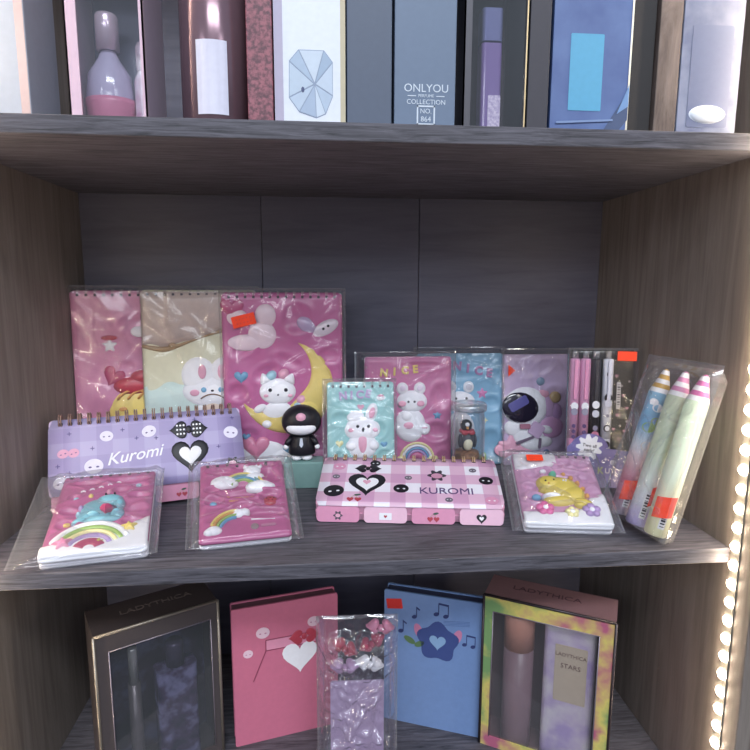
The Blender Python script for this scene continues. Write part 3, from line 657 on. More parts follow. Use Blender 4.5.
b = MB(True); blob(b, n, .20, .635, .055, .04, BLUE, .004); n.put(b, 'gem_charm')
b = MB(True); blob(b, n, .35, .27, .04, .03, WHITE, .003); n.put(b, 'bead_charm')
b = MB(True); b.text('Fun', n.P(.22, .43), .008, n.t + .0006, HOT, ext=.0002, bev=.0002, shear=.2, rot=-.2); n.put(b, 'script_lettering')
n.sticker(.27, .125, .0165, .0085, R(1), .0062)

# ------------------------------------------------------------------ planners with index tabs
def planner(label, x, y, yaw, tilt, Wd, L, t, v0, tab, face, rim, loops, wire, drop):
    rt_ = thing('desk_planner', label, 'planner', (x, y, 0), (-tilt, 0, yaw))
    b = relief(face, Wd, L, t - .0012, t, lambda u, v: 0, 8, 8, .004, v0=v0)
    for i in range(loops): b.slab(rrect((-.5 + (i + .7) / (loops + .4)) * Wd * .95, v0 + L - .0048, .0042, .0028, .0004, 1), t - .0004, t + .0002, INK)
    cv = b.build('cover', rt_)
    b = MB(True); b.slab(rrect(0, v0 + L / 2 + .0008, Wd - .001, L - .0016, .004), t * .45, t - .0013, rim); b.build('page_block', rt_)
    b = MB(True); b.slab(rrect(0, v0 + L / 2, Wd, L, .004), t * .05 if v0 == 0 else t * .3, t * .45, rim); b.build('back_cover', rt_)
    b = MB(True)
    for i in range(loops):
        for dx in (-.001, .001):
            b.tube([((-.5 + (i + .7) / (loops + .4)) * Wd * .95 + dx, v0 + L - .0005 + .0064 * cos(a), t * .70 + .0076 * sin(a)) for a in [2 * pi * k / 16 for k in range(16)]], .0007, wire, 6, True)
    b.build('spiral_binding', rt_)
    # hinged stand board behind
    Ys = (v0 + L) * sin(tilt) - .010; p1 = (v0 + L - .002, -.0008); p2 = (Ys * sin(tilt) + .0005, -Ys * cos(tilt)); b = MB(True)
    vs = []
    for u in (-Wd * .47, Wd * .47):
        for (v, w) in (p1, p2): vs += [(u, v, w), (u, v, w - .0014)]
    b.add(vs, [(0, 2, 3, 1), (4, 5, 7, 6), (0, 4, 6, 2), (1, 3, 7, 5), (0, 1, 5, 4), (2, 6, 7, 3)], rim); b.build('stand_board', rt_)
    tabs = []
    for i in range(4):
        cx = Wd * (-.375 + .25 * i); S = math.hypot(*drop); b = MB(True)
        b.slab(rrect(0, -S / 2 + .001, Wd * .226, S + .002, .0038), -.0012, 0, (mat((232, 140, 182), .4), mat((242, 184, 212), .4))[i % 2])
        o = b.build('index_tab', rt_); o.location = (cx, -(t - .0035), v0 - .0004); o.rotation_euler = (math.asin(drop[1] / S), 0, 0); tabs.append((o, S))
    return rt_, cv, tabs
def icon(o, fn, t, name='tab_icon'): b = MB(True); fn(b); return b.build(name, o)
def skull(b, c, r, t, m, eye, a=0.):
    """rounded little ghost blob with two sleepy dots"""
    b.slab(ell(c[0], c[1], r * 1.15, r, a), t, t + .0003, m)
    for s_ in (-1, 1):
        q = rot2([(c[0] + s_ * r * .45, c[1] - r * .1)], c, a)[0]; b.slab(ell(q[0], q[1], r * .2, r * .12, a, 10), t + .0003, t + .0005, eye)
def cherry(b, c, r, t):
    for s_ in (-1, 1):
        b.slab(heart(c[0] + s_ * r * .9, c[1] - r * .5, r * .8), t, t + .0004, RED); b.strip([(c[0] + s_ * r * .9, c[1]), (c[0], c[1] + r * 1.1)], [(c[0] + s_ * r * .9 + .0004, c[1]), (c[0] + .0004, c[1] + r * 1.1)], t, .0003, GREEN, skirt=0)
    b.slab(ell(c[0] + r * .7, c[1] + r * 1.1, r * .8, r * .3, .2, 10), t, t + .0005, mat((70, 96, 84), .5))
def sparkle(b, c, r, t, m): b.slab(star(c[0], c[1], r, 0, 4, .3), t, t + .0003, m)
def bowtie(b, c, r, t, m, dots=None):
    for s_ in (-1, 1):
        b.puff(rot2(heart(c[0] + s_ * r * .62, c[1], r * .62), (c[0] + s_ * r * .62, c[1]), s_ * pi / 2), t, .0007, m, skirt=0)
        if dots:
            rg = random.Random(4)
            for k in range(9): b.slab(ell(c[0] + s_ * (r * (.3 + .22 * (k % 3)) + .0003), c[1] + r * (-.3 + .3 * (k // 3)), r * .07, None, 0, 8), t + .0006, t + .0009, dots)
    b.puff(ell(c[0], c[1], r * .22, r * .28), t, .0012, m, skirt=0)

# purple planner
PUR = check_mat((172, 160, 214), (162, 148, 208), (152, 138, 200), .030, (.2, .1)); Wp, Lp, tp, v0 = .189, .077, .010, .0196
pl, cv, tabs = planner('purple spiral desk planner with white script, propped up behind the front notebooks', .108, .1365, .2865, .5, Wp, Lp, tp, v0, .016, PUR, mat((206, 176, 222), .5), 20, mat((158, 122, 108), .35, .2), (.0160, .0040))
def PP(fx, fy): return ((fx - .5) * Wp, v0 + (1 - fy) * Lp)
b = MB(True); b.text('Kuromi', PP(.425, .55), .0172, tp + .0002, WHITE, rot=R(6), shear=.4, ext=.0003, off=.008); b.build('script_lettering', cv)
GH = mat((226, 222, 240), .5); DP = mat((92, 76, 150), .5)
for fx, fy, r_h, a in ((.28, .27, .0055, 0), (.495, .25, .0062, .3), (.215, .66, .0076, 0), (.935, .36, .0066, -.2), (.06, .84, .006, .2)):
    b = MB(True); skull(b, PP(fx, fy), r_h, tp + .0001, GH, DP, a); b.build('ghost_print', cv)
for fx, fy in ((.10, .20), (.36, .20), (.43, .33), (.21, .42), (.10, .72), (.045, .62), (.74, .13), (.95, .15), (.86, .55), (.80, .78), (.53, .35)):
    b = MB(True); sparkle(b, PP(fx, fy), .0022, tp + .0001, DP); b.build('sparkle_print', cv)
b = MB(True)
for fx in (.07, .12): skull(b, PP(fx, .46), .0045, tp + .0001, mat((226, 150, 190), .5), DP, .3)
b.build('pink_ghost_print', cv)
b = MB(True); c = PP(.705, .62); b.puff(heart(c[0], c[1], .019), tp, .0012, BLACK, c=c, skirt=0); b.puff(heart(c[0], c[1] - .0005, .0115), tp + .0009, .0009, WHITE, c=c, skirt=0); b.build('heart_print', cv)
b = MB(True); bowtie(b, PP(.705, .27), .0155, tp + .001, BLACK, WHITE); b.build('bow_print', cv)
b = MB(True); c = PP(.93, .82); b.slab(flower(c[0], c[1], .0085, 6), tp, tp + .0003, BLACK); b.slab(ell(c[0], c[1], .004), tp + .0003, tp + .0005, LPINK); b.build('flower_print', cv)
icons = [lambda b, c, t: skull(b, c, .003, t, BLACK, WHITE), lambda b, c, t: skull(b, c, .003, t, WHITE, DP), lambda b, c, t: cherry(b, c, .0032, t), lambda b, c, t: b.slab(heart(c[0], c[1], .0035), t, t + .0003, BLACK)]
for (o, S), f in zip(tabs, icons):
    b = MB(True); f(b, (.004, -S * .55), .0001); b.build('tab_icon', o)

# gingham planner
Wg, Lg, tg = .1821, .0805, .018
GIN = check_mat((236, 232, 244), (228, 176, 210), (214, 150, 196), .0305, (.12, .30))
gp, cv, tabs = planner('pink and white gingham spiral desk planner with four pink index tabs', .3634, .0787, -.1354, 1.2615, Wg, Lg, tg, 0., .0085, GIN, mat((238, 160, 196), .45), 16, GOLD, (.0065, .0112))
def PG(fx, fy): return ((fx - .5) * Wg, (1 - fy) * Lg)
b = MB(True); PLUM = mat((96, 62, 128), .5)
b.text('KUROMI', PG(.70, .69), .0135, tg + .0002, PLUM, ext=.0002, sx=1.05)
b.build('lettering', cv)
for fx, fy, r_h, a in ((.305, .14, .0048, .1), (.09, .73, .0088, .2), (.455, .66, .0066, 0), (.925, .47, .0062, -.1)):
    b = MB(True); skull(b, PG(fx, fy), r_h, tg + .0001, BLACK, WHITE, a); b.build('ghost_print', cv)
for fx, fy in ((.09, .44), (.495, .44), (.86, .26), (.71, .86)):
    b = MB(True); skull(b, PG(fx, fy), .0033, tg + .0001, mat((112, 104, 118), .5), WHITE); b.build('tiny_ghost_print', cv)
for fx, fy in ((.10, .22), (.935, .86)):
    b = MB(True); skull(b, PG(fx, fy), .0056, tg + .0001, mat((226, 140, 184), .5), WHITE); b.build('pink_ghost_print', cv)
b = MB(True); c = PG(.265, .56); b.slab(heart(c[0], c[1], .019), tg, tg + .0003, BLACK); b.slab(heart(c[0] + .0005, c[1] - .0008, .0115), tg + .0003, tg + .0005, WHITE); b.slab(heart(c[0], c[1] + .001, .004), tg + .0005, tg + .0007, LPINK); b.build('heart_print', cv)
b = MB(True); bowtie(b, PG(.265, .26), .011, tg + .0003, BLACK); b.build('bow_print', cv)
b = MB(True); cherry(b, PG(.205, .86), .0042, tg + .0001); b.build('cherry_print', cv)
b = MB(True); c = PG(.655, .38); b.slab(flower(c[0], c[1], .0098, 6), tg, tg + .0003, mat((62, 58, 68), .5)); b.slab(ell(c[0], c[1] - .001, .0058, .0042), tg + .0003, tg + .0005, mat((216, 140, 176), .5)); b.build('flower_print', cv)
def env(b, c, t):
    b.slab(rrect(c[0], c[1], .012, .0065, .0006), t, t + .0003, WHITE); b.slab(heart(c[0], c[1], .0016), t + .0003, t + .0005, RED)
icons = [lambda b, c, t: (b.slab(flower(c[0], c[1], .0046, 6), t, t + .0003, mat((84, 76, 88), .5)), b.slab(ell(c[0], c[1], .0024, .0018), t + .0003, t + .0005, LPINK)), env, lambda b, c, t: cherry(b, c, .0034, t), lambda b, c, t: (b.slab(heart(c[0], c[1], .0048), t, t + .0003, BLACK), b.slab(heart(c[0], c[1], .0022), t + .0003, t + .0005, WHITE))]
for (o, S), f in zip(tabs, icons):
    b = MB(True); f(b, (0, -S * .52), .0001); b.build('tab_icon', o)

# ------------------------------------------------------------------ small figure on a teal block, and the jar with the penguin
bk = thing('teal_block', 'teal plastic block under the small black toy figure', 'block', (.2590, .1915, 0))
b = MB(); b.rbox((0, 0, .015), (.044, .026, .030), .003, TEAL); o = b.build('block', bk); md = o.modifiers.new('soft_edge', 'BEVEL'); md.width = .0012; md.segments = 3; md.limit_method = 'ANGLE'
fg = thing('toy_figure', 'small round headed black toy figure with white feet standing on the teal block', 'toy', (.2570, .1915, .0302))
BK = mat((26, 24, 32), .4)
b = MB(); b.lathe([(.0142, .007), (.0152, .009), (.0142, .017), (.0118, .025), (.0098, .030)], (0, 0, 0), BK, 24, sy=.8)
for s_ in (-1, 1): b.tube([(s_ * .0100, -.001, .026), (s_ * .0148, -.003, .0215), (s_ * .0170, -.005, .0175)], [.0036, .0034, .0030], BK, 10)
b.build('tunic', fg)
b = MB(); b.ball((0, 0, .0440), (.0222, .0165, .0190), BK, 28); hd = b.build('head', fg)
b = MB(); b.ball((0, -.0100, .0385), (.0165, .0075, .0078), WHITE, 22); b.build('face_patch', fg)
b = MB(); b.ball((0, -.0142, .0515), (.0056, .0028, .0050), LPINK, 16); b.build('hood_button', fg)
for s_ in (-1, 1):
    b = MB(); b.ball((s_ * .0055, -.0028, .0035), (.0064, .0075, .0037), WHITE, 16); b.lathe([(.004, .003), (.004, .009)], (s_ * .0052, 0, 0), WHITE, 12); b.build('foot', fg)
    b = MB(); b.ball((s_ * .0174, -.0056, .0160), .0030, WHITE, 12); b.build('hand', fg)
b = MB(True); b.slab([(-.0012, .0270), (.0012, .0270), (.0021, .0195), (0, .0165), (-.0021, .0195)], .0100, .0122, mat((206, 214, 228), .5)); b.build('tie', fg)

jr = thing('glass_jar', 'clear lidded jar standing behind the gingham planner, with a toy penguin inside', 'jar', (.4495, .196, 0))
b = MB(); b.lathe([(.016, 0), (.0185, .002), (.0188, .07), (.0175, .078), (.0172, .083), (.0162, .083), (.0165, .078), (.0178, .07), (.0176, .003)], (0, 0, 0), GLASS, 32, cap=False); b.build('glass_wall', jr)
b = MB(); b.lathe([(.0172, .083), (.0200, .0835), (.0202, .0895), (.0190, .0915), (.004, .092)], (0, 0, 0), film(.35, .7, (196, 200, 208), .25, 'cloudy_lid'), 32); b.build('lid', jr)
pg = thing('penguin_figurine', 'toy penguin with a red scarf perched on a brown log inside the clear jar', 'figurine', (.4480, .196, .003))
LOG = noise_mat((104, 66, 44), (176, 118, 76), 160, .6)
b = MB(); b.lathe([(.0150, 0), (.0155, .010), (.0148, .026), (.0135, .0315), (.005, .0325)], (0, 0, 0), LOG, 22); b.build('log', pg)
for a in (0, .9, 1.9, 2.9, 4.0, 5.1): pass
b = MB(); b.ball((0, 0, .0440), (.0088, .0080, .0125), mat((70, 74, 86), .5), 20); 
for s_ in (-1, 1): b.ball((s_ * .0086, -.001, .044), (.0024, .0048, .0085), mat((60, 64, 76), .5), 12)
b.build('body', pg)
b = MB(); b.ball((-.0002, -.0052, .0410), (.0056, .0042, .0078), CREAM, 16); b.build('belly', pg)
b = MB(); b.ball((-.0018, -.0008, .0625), (.0070, .0068, .0068), mat((44, 40, 46), .4), 20); b.ball((-.0018, -.0062, .064), (.0028, .0018, .0028), WHITE, 12); b.build('head', pg)
b = MB(); b.tube([(-.0018, -.006, .0610), (-.002, -.0112, .0600)], [.0022, .0004], ORG, 10); b.build('beak', pg)
b = MB(); b.tube([(.0070 * cos(2 * pi * k / 16) - .0008, .0066 * sin(2 * pi * k / 16), .0555) for k in range(16)], .0022, RED, 8, True)
for s_ in (-1, 1): b.ball((s_ * .0042 - .0006, -.0072, .0548), (.0040, .0020, .0028), RED, 12)
b.build('scarf', pg)

# ------------------------------------------------------------------ pens in their clear pack
PX, PY, PYAW, PT, PW, PL = .5905, .1600, -.165, .115, .0756, .1583
pk = thing('pen_pack', 'clear pen pack with a purple header card, holding the four pens', 'pen pack', (PX, PY, 0), (-PT, 0, PYAW))
DKC = mat((26, 24, 28), .5)
b = MB(True); b.slab(rrect(0, PL / 2, PW - .003, PL - .003, .003), .0002, .0012, DKC)
for x_, y_ in ((.018, .126), (.026, .104), (.020, .082), (.030, .090), (.016, .066), (.028, .064), (.022, .055)): b.slab(heart(x_, y_, .0018), .0012, .0014, mat((190, 120, 150), .5))
for x_, y_ in ((.024, .115), (.017, .097), (.030, .075), (.023, .070), (.032, .120)): b.slab(star(x_, y_, .0014), .0012, .0014, mat((150, 140, 150), .5))
b.build('backing_card', pk)
b = MB(True); b.slab(rrect(.0205, .104, .0042, .030, .0005), .0013, .0018, mat((196, 192, 200), .6))
for k in range(10): b.slab(rrect(.0205, .091 + k * .0028, .0030, .0008 + .0005 * (k % 3), .0001, 1), .0018, .0020, INK)
b.build('barcode_label', pk)
hc = MB(True); hdr = [(-PW / 2, .002), (PW / 2, .002), (PW / 2, .042), (.004, .046)] + [(-.014 + .021 * cos(R(a)), .044 + .018 * sin(R(a))) for a in range(10, 160, 12)] + [(-PW / 2, .047)]
hc.slab(hdr, .0146, .0152, noise_mat((104, 92, 176), (136, 124, 204), 40, .5)); hd = hc.build('header_card', pk)
b = MB(True); b.slab(star(-.014, .047, .0145, .1, 9, .68), .0152, .0155, WHITE); b.text('Two all', (-.0138, .0490), .0052, .0156, INK, ext=.0001, rot=R(-8), off=.01); b.text('early!', (-.0142, .0440), .0052, .0156, INK, ext=.0001, rot=R(-8), off=.01); b.build('starburst', hd)
b = MB(True)
for k, ch in enumerate('KUROMI'): b.text(ch, (-.001 + .0072 * k, .0215 - .0004 * k), .0080 if k else .0105, .0154, (mat((190, 204, 80), .5), mat((214, 206, 226), .5))[min(k, 1)], ext=.0002, off=.01)
b.build('lettering', hd)
b = MB(True); sparkle(b, (.004, .034), .002, .0153, WHITE); sparkle(b, (.016, .040), .0018, .0153, LPINK); skull(b, (.012, .0305), .0028, .0153, mat((206, 200, 236), .5), DP); b.slab(ell(.031, .031, .0075, .0062), .0152, .0154, mat((172, 170, 196), .4)); b.build('printed_badges', hd)
pouch(pk, PW - .004, PL - .004, .0001, .0160, .0022, .0022, .0005, .003, 41, 40, 60, .00022, mats=(film(.03, .4, name='flat_film'), SEAM))
b = MB(True); b.slab(rrect(.0235, PL - .010, .0205, .0105, .0006, 2, R(-1)), .0170, .0172, ORANGE); b.build('price_sticker', pk)['label'] = 'orange price sticker'
Mp = Matrix.Translation((PX, PY, 0)) @ Matrix.Rotation(PYAW, 4, 'Z') @ Matrix.Rotation(-PT, 4, 'X')
def pen(label, u, tiltu, body, grip, cap, clip, art):
    q = thing('ballpoint_pen', label, 'pen', Mp @ Vector((u, -.0074, .006)), (-PT, tiltu, PYAW), 'pens in the clear pack')
    b = MB(); b.lathe([(.0012, 0), (.0028, .008), (.0053, .014), (.0057, .05)], (0, 0, 0), grip, 18); b.build('grip', q)
    b = MB(); b.lathe([(.0057, .05), (.0057, .135), (.0052, .139)], (0, 0, 0), body, 18); b.build('barrel', q)
    b = MB(); b.lathe([(.0034, .139), (.0034, .1465), (.0028, .148)], (0, 0, 0), cap, 14); b.build('push_button', q)
    b = MB(); b.rbox((.0, -.0066, .116), (.0036, .0018, .044), .0008, clip, 3, 1); b.build('clip', q)
    b = MB(True)
    for w_, (y_, r_h, m_) in enumerate(art): b.slab(ell(0, y_, r_h, r_h * 1.1), .0052, .0061 + .0001 * w_, m_)
    b.build('printed_art', q); return q
PP1 = mat((240, 140, 190), .35, coat=.3); PP2 = mat((226, 150, 196), .4); CL = film(.25, .7, (220, 214, 226), .2, 'smoky_clear')
GR = mat((150, 146, 168), .5)
pen('pink pen at the outer edge of the clear pack', -.0322, .02, PP2, mat((222, 128, 180), .4), CL, PP1, ((.086, .0040, WHITE), (.080, .0036, GR), (.064, .002, PLUM), (.058, .002, PLUM), (.052, .002, PLUM)))
pen('pink pen between the other pink pen and the black pen', -.0207, .02, PP2, mat((222, 128, 180), .4), CL, PP1, ((.086, .0040, WHITE), (.080, .0036, GR), (.064, .002, PLUM), (.057, .0022, PLUM), (.050, .002, PLUM)))
pen('black pen with small pale prints, beside the white pen', -.0082, .01, mat((44, 40, 46), .35, coat=.3), mat((50, 44, 50), .4), CL, mat((56, 50, 56), .4), ((.088, .0040, WHITE), (.078, .0038, mat((206, 206, 220), .5)), (.062, .0026, GR), (.054, .0042, mat((214, 110, 150), .5))))
pen('white pen with black blot prints and a black trimmed clip', .0040, .02, mat((228, 228, 240), .35, coat=.3), mat((222, 222, 236), .4), CL, mat((214, 214, 228), .4), ((.122, .0026, BLACK), (.096, .0042, BLACK), (.090, .0040, mat((206, 206, 220), .5)), (.076, .0016, GR), (.062, .0036, BLACK), (.062, .0026, WHITE), (.044, .0036, BLACK)))

# ------------------------------------------------------------------ jumbo pencil highlighters in their bag
def stick(label, p0, p1, body, tipc, lo_art, st):
    p0, p1 = Vector(p0), Vector(p1); d = (p1 - p0); Ln = d.length; q = d.to_track_quat('Z', 'Y')
    o = link('pencil_highlighter', None); o.location = p0; o.rotation_mode = 'QUATERNION'
    # turn so local -Y looks towards the shopper
    z = d.normalized(); y = (Vector((.4, .9, 0)) - z * z.dot(Vector((.4, .9, 0)))).normalized(); x = y.cross(z)
    o.rotation_quaternion = Matrix((x, y, z)).transposed().to_quaternion()
    tag(o, label, 'highlighter', 'pencil highlighters in the clear bag'); r = .0095
    b = MB(); b.lathe([(r - .0012, 0), (r, .0015), (r, Ln - .024)], (0, 0, 0), body, 26); bo = b.build('barrel', o)
    b = MB(); t0 = Ln - .024; rs = [(r, 0), (r * .86, .0045), (r * .72, .009), (r * .58, .0135), (r * .44, .018), (r * .30, .0225), (r * .12, .024)]
    for k in range(6): b.lathe([(rs[k][0], t0 + rs[k][1]), (rs[k + 1][0], t0 + rs[k + 1][1])], (0, 0, 0), (tipc if k % 2 == 1 or k == 5 else WHITE), 26, cap=(k == 5))
    b.build('striped_tip', o)
    b = MB(); a0 = R(-100)
    vs = []; N2 = 6
    for i in range(N2 + 1):
        for zz in (.008, .032): a = a0 + R(34) * i / N2; vs.append(((r + .0003) * cos(a), (r + .0003) * sin(a), zz))
    b.add(vs, [(2 * i, 2 * i + 2, 2 * i + 3, 2 * i + 1) for i in range(N2)], mat((224, 224, 226), .6))
    for k in range(9):
        vs = []
        for i in range(N2 + 1):
            for zz in (.010 + k * .0024, .010 + k * .0024 + .0007 + .0006 * (k % 3)): a = a0 + R(6) + R(22) * i / N2; vs.append(((r + .0005) * cos(a), (r + .0005) * sin(a), zz))
        b.add(vs, [(2 * i, 2 * i + 2, 2 * i + 3, 2 * i + 1) for i in range(N2)], INK)
    b.build('barcode_label', o)
    if lo_art: lo_art(o, r)
    if st:
        sw, z0, z1, ac = st; b = MB(); vs = []
        for i in range(N2 + 1):
            for zz in (z0, z1): a = R(ac) + R(sw) * (i / N2 - .5); vs.append(((r + .0012) * cos(a), (r + .0012) * sin(a), zz + .004 * (i / N2 - .5)))
        b.add(vs, [(2 * i, 2 * i + 2, 2 * i + 3, 2 * i + 1) for i in range(N2)], ORANGE); b.build('price_sticker', o)['label'] = 'orange price sticker'
    return o
def sky_art(o, r):
    b = MB()
    for a, z, rr, m_ in ((-95, .088, .006, mat((150, 190, 70), .5)), (-65, .095, .005, mat((150, 190, 70), .5)), (-80, .108, .005, WHITE), (-110, .113, .004, WHITE), (-70, .070, .006, mat((236, 220, 200), .5))):
        vs = [((r + .0003) * cos(R(a) + rr / r * cos(t)), (r + .0003) * sin(R(a) + rr / r * cos(t)), z + rr * .8 * sin(t)) for t in [2 * pi * k / 14 for k in range(14)]]; b.add(vs, [list(range(14))], m_)
    b.build('printed_art', o)
A0, A1 = (.570, .070, .0060), (.611, .077, .1465); B0, B1 = (.571, .0425, .0060), (.613, .0500, .1480); C0, C1 = (.5755, .019, .0060), (.614, .0240, .1490)
stick('jumbo pencil highlighter with a yellow striped tip and a blue sky print', A0, A1, ramp_mat([(0, (190, 186, 200)), (.12, (196, 150, 170)), (.3, (204, 96, 130)), (.5, (226, 190, 196)), (.62, (206, 220, 232)), (.75, (104, 170, 222)), (1, (126, 184, 226))], 2, 0, .124), mat((214, 160, 52), .4), sky_art, (75, .016, .035, -88))
stick('pale green jumbo pencil highlighter with a lilac end, in the middle of the three', B0, B1, ramp_mat([(0, (168, 150, 222)), (.12, (186, 168, 226)), (.2, (214, 214, 224)), (.38, (208, 216, 210)), (.6, (190, 206, 172)), (1, (196, 212, 182))], 2, 0, .124), mat((226, 130, 190), .4), None, (35, .022, .040, -60))
stick('pale green jumbo pencil highlighter with a cream end, in front of the other two', C0, C1, ramp_mat([(0, (226, 222, 160)), (.25, (226, 226, 180)), (.5, (206, 222, 194)), (1, (204, 224, 200))], 2, 0, .124), mat((222, 96, 176), .4), None, (95, .018, .037, -95))
# the bag round them
pa, pb = Vector(A0), Vector(C0); e1 = (Vector((0, -1, 0)) + Vector((.12, 0, .0))).normalized(); e2 = (Vector(B1) - Vector(B0)).normalized(); e1 = (e1 - e2 * e1.dot(e2)).normalized(); nn = e1.cross(e2)
bagm = thing('clear_pouch', 'creased clear bag around the three jumbo pencil highlighters, leaning on the side wall', 'bag', Vector(B0))
X_, Y_, Z_ = e1, -nn, e2
bagm.rotation_mode = 'QUATERNION'; bagm.rotation_quaternion = Matrix((X_, Y_, Z_)).transposed().to_quaternion()
pouch(bagm, .074, .145, -.0112, .0112, .019, .003, .0035, .014, 57, 60, 90, .0012, nw=34, name='film')
# ------------------------------------------------------------------ upper shelf: perfume boxes
def carton(name, label, x0, x1, y0, dep, h, m, z=ZT, cat='box', rot=0., side=None, front=None, group=None):
    t = thing(name, label, cat, ((x0 + x1) / 2, y0 + dep / 2, z), (0, 0, rot), group); w = x1 - x0
    b = MB(); b.box((0, 0, h / 2), (w, dep, h), m); o = b.build('carton', t); md = o.modifiers.new('soft_edge', 'BEVEL'); md.width = .0006; md.segments = 2
    return t, w, dep, h
def fpanel(t, w, dep, h, o, m, name, d=.0003, lift=0.):
    b = MB(True); b.slab(o, dep / 2 + lift, dep / 2 + lift + d, m); return b.build(name, t)
def window_box(name, label, x0, x1, y0, dep, h, m, inner, z=ZT, win=None, rot=0., cat='perfume box', fm=None):
    """open fronted carton with a clear pane; win = (left, right, bottom, top) margins"""
    t = thing(name, label, cat, ((x0 + x1) / 2, y0 + dep / 2, z), (0, 0, rot)); w = x1 - x0; l, r_, bo, to = win
    b = MB(); th = .0012
    b.box((-w / 2 + th / 2, 0, h / 2), (th, dep, h), m); b.box((w / 2 - th / 2, 0, h / 2), (th, dep, h), m); b.box((0, dep / 2 - th / 2, h / 2), (w - 2 * th, th, h), inner); b.box((0, 0, th / 2), (w - 2 * th, dep - 2 * th, th), m); b.box((0, 0, h - th / 2), (w - 2 * th, dep - 2 * th, th), m)
    b.build('carton', t); f = MB(); fm = fm or m; y = -dep / 2 + th / 2
    if l: f.box((-w / 2 + l / 2, y, h / 2), (l, th, h), fm)
    if r_: f.box((w / 2 - r_ / 2, y, h / 2), (r_, th, h), fm)
    if bo: f.box(((l - r_) / 2, y, bo / 2), (w - l - r_, th, bo), fm)
    if to: f.box(((l - r_) / 2, y, h - to / 2), (w - l - r_, th, to), fm)
    f.build('window_frame', t)
    p = MB(); p.box(((l - r_) / 2, y + .0012, (h + bo - to) / 2), (w - l - r_, .0006, h - bo - to), GLASS); p.build('window_pane', t)
    return t, w, dep, h
Y0 = .018
SIL = mat((196, 204, 220), .3); COPPER = mat((196, 160, 150), .3, .5)
t, w, d, h = carton('perfume_box', 'white perfume box with copper side strips at the end of the top shelf', .012, .0735, Y0, .05, .125, mat((176, 182, 194), .4, coat=.1))
for x_ in (-w / 2 + .003, w / 2 - .0035): fpanel(t, w, d, h, rrect(x_, h / 2, .006, h - .002, .0006, 1), COPPER, 'side_strip')
t, w, d, h = window_box('perfume_box', 'pink edged perfume box with a round bottle behind its clear window', .1005, .1555, Y0, .055, .122, mat((196, 170, 190), .4), mat((112, 116, 150), .4), win=(.0085, .003, .001, .012), fm=mat((232, 190, 212), .4))
pb = thing('perfume_bottle', 'round lilac glass perfume bottle inside the pink edged box', 'bottle', (.1200, Y0 + .030, ZT + .0012))
LG = mat((186, 176, 214), .12, coat=.6); b = MB(); b.lathe([(.012, 0), (.0165, .006), (.0180, .024), (.0160, .040), (.008, .052), (.006, .058)], (0, 0, 0), LG, 30, sy=.85); b.build('bottle', pb)
b = MB(); b.lathe([(.0135, .0012), (.0170, .007), (.0182, .018), (.0182, .0215)], (0, 0, .0004), mat((226, 120, 160), .3), 30, sy=.85); o = b.build('perfume', pb); o.scale = (1.03, 1.03, 1)
b = MB(); b.lathe([(.0085, .058), (.0085, .082), (.0075, .084)], (0, 0, 0), mat((226, 206, 222), .2, .4), 22); b.build('cap', pb)
b2 = thing('perfume_bottle', 'small pink crystal perfume bottle beside the round lilac one in the pink edged box', 'bottle', (.1462, Y0 + .028, ZT + .0012))
b = MB(); b.lathe([(.0068, 0), (.0075, .004), (.0075, .036), (.004, .044)], (0, 0, 0), noise_mat((206, 150, 190), (230, 216, 232), 120, .2), 8); b.build('bottle', b2); b = MB(); b.lathe([(.0052, .044), (.0056, .060), (.004, .064)], (0, 0, 0), mat((226, 206, 222), .2, .4), 8); b.build('cap', b2)
# rose metallic can and red glitter box
t = thing('perfume_tin', 'shiny rose brown round perfume tin beside the red glitter box', 'tin', (.2015, Y0 + .027, ZT)); ROSE = mat((138, 104, 116), .2, .5)
b = MB(); b.lathe([(.0245, 0), (.0262, .002), (.0262, .098), (.0250, .100)], (0, 0, 0), ROSE, 40); b.build('can', t)
b = MB(); b.lathe([(.0266, .098), (.0266, .118), (.0255, .120)], (0, 0, 0), mat((176, 130, 120), .18, .8), 40); b.build('lid', t)
b = MB(); N2 = 12; vs = []
for i in range(N2 + 1):
    for zz in (.008, .060): a = R(-112) + R(50) * i / N2; vs.append((.0265 * cos(a), .0265 * sin(a), zz))
b.add(vs, [(2 * i, 2 * i + 2, 2 * i + 3, 2 * i + 1) for i in range(N2)], mat((222, 220, 236), .25)); b.build('painted_highlight', t)  # pale patch is the tin's white reflection put into colour
carton('perfume_box', 'narrow dark red glitter perfume box beside the rose tin', .2285, .2475, Y0, .05, .128, noise_mat((96, 30, 52), (176, 78, 96), 420, .35))
t, w, d, h = carton('perfume_box', 'white perfume box printed with a faceted crystal bottle', .2485, .3015, Y0, .05, .130, mat((234, 238, 246), .4))
fpanel(t, w, d, h, rrect(-w / 2 + .0034, h / 2, .0064, h - .001, .0004, 1), mat((186, 178, 200), .4), 'lilac_strip'); fpanel(t, w, d, h, rrect(w / 2 - .002, h / 2, .0038, h - .001, .0004, 1), mat((206, 190, 150), .4), 'gold_strip')
b = MB(True); cx, cy, y = .0005, .0268, d / 2
oc = [(cx - .0165, cy - .006), (cx - .0160, cy + .020), (cx - .009, cy + .028), (cx + .010, cy + .028), (cx + .0165, cy + .020), (cx + .0165, cy - .004), (cx + .011, cy - .017), (cx + .004, cy - .020), (cx - .009, cy - .016)]
b.slab(oc, y, y + .0002, mat((146, 164, 196), .4)); mid = (cx + .003, cy + .004); FC = [mat(c, .4) for c in ((190, 210, 232), (172, 196, 224), (204, 220, 238), (160, 186, 216), (196, 214, 236), (180, 202, 228), (206, 222, 240), (168, 190, 220), (188, 208, 232))]
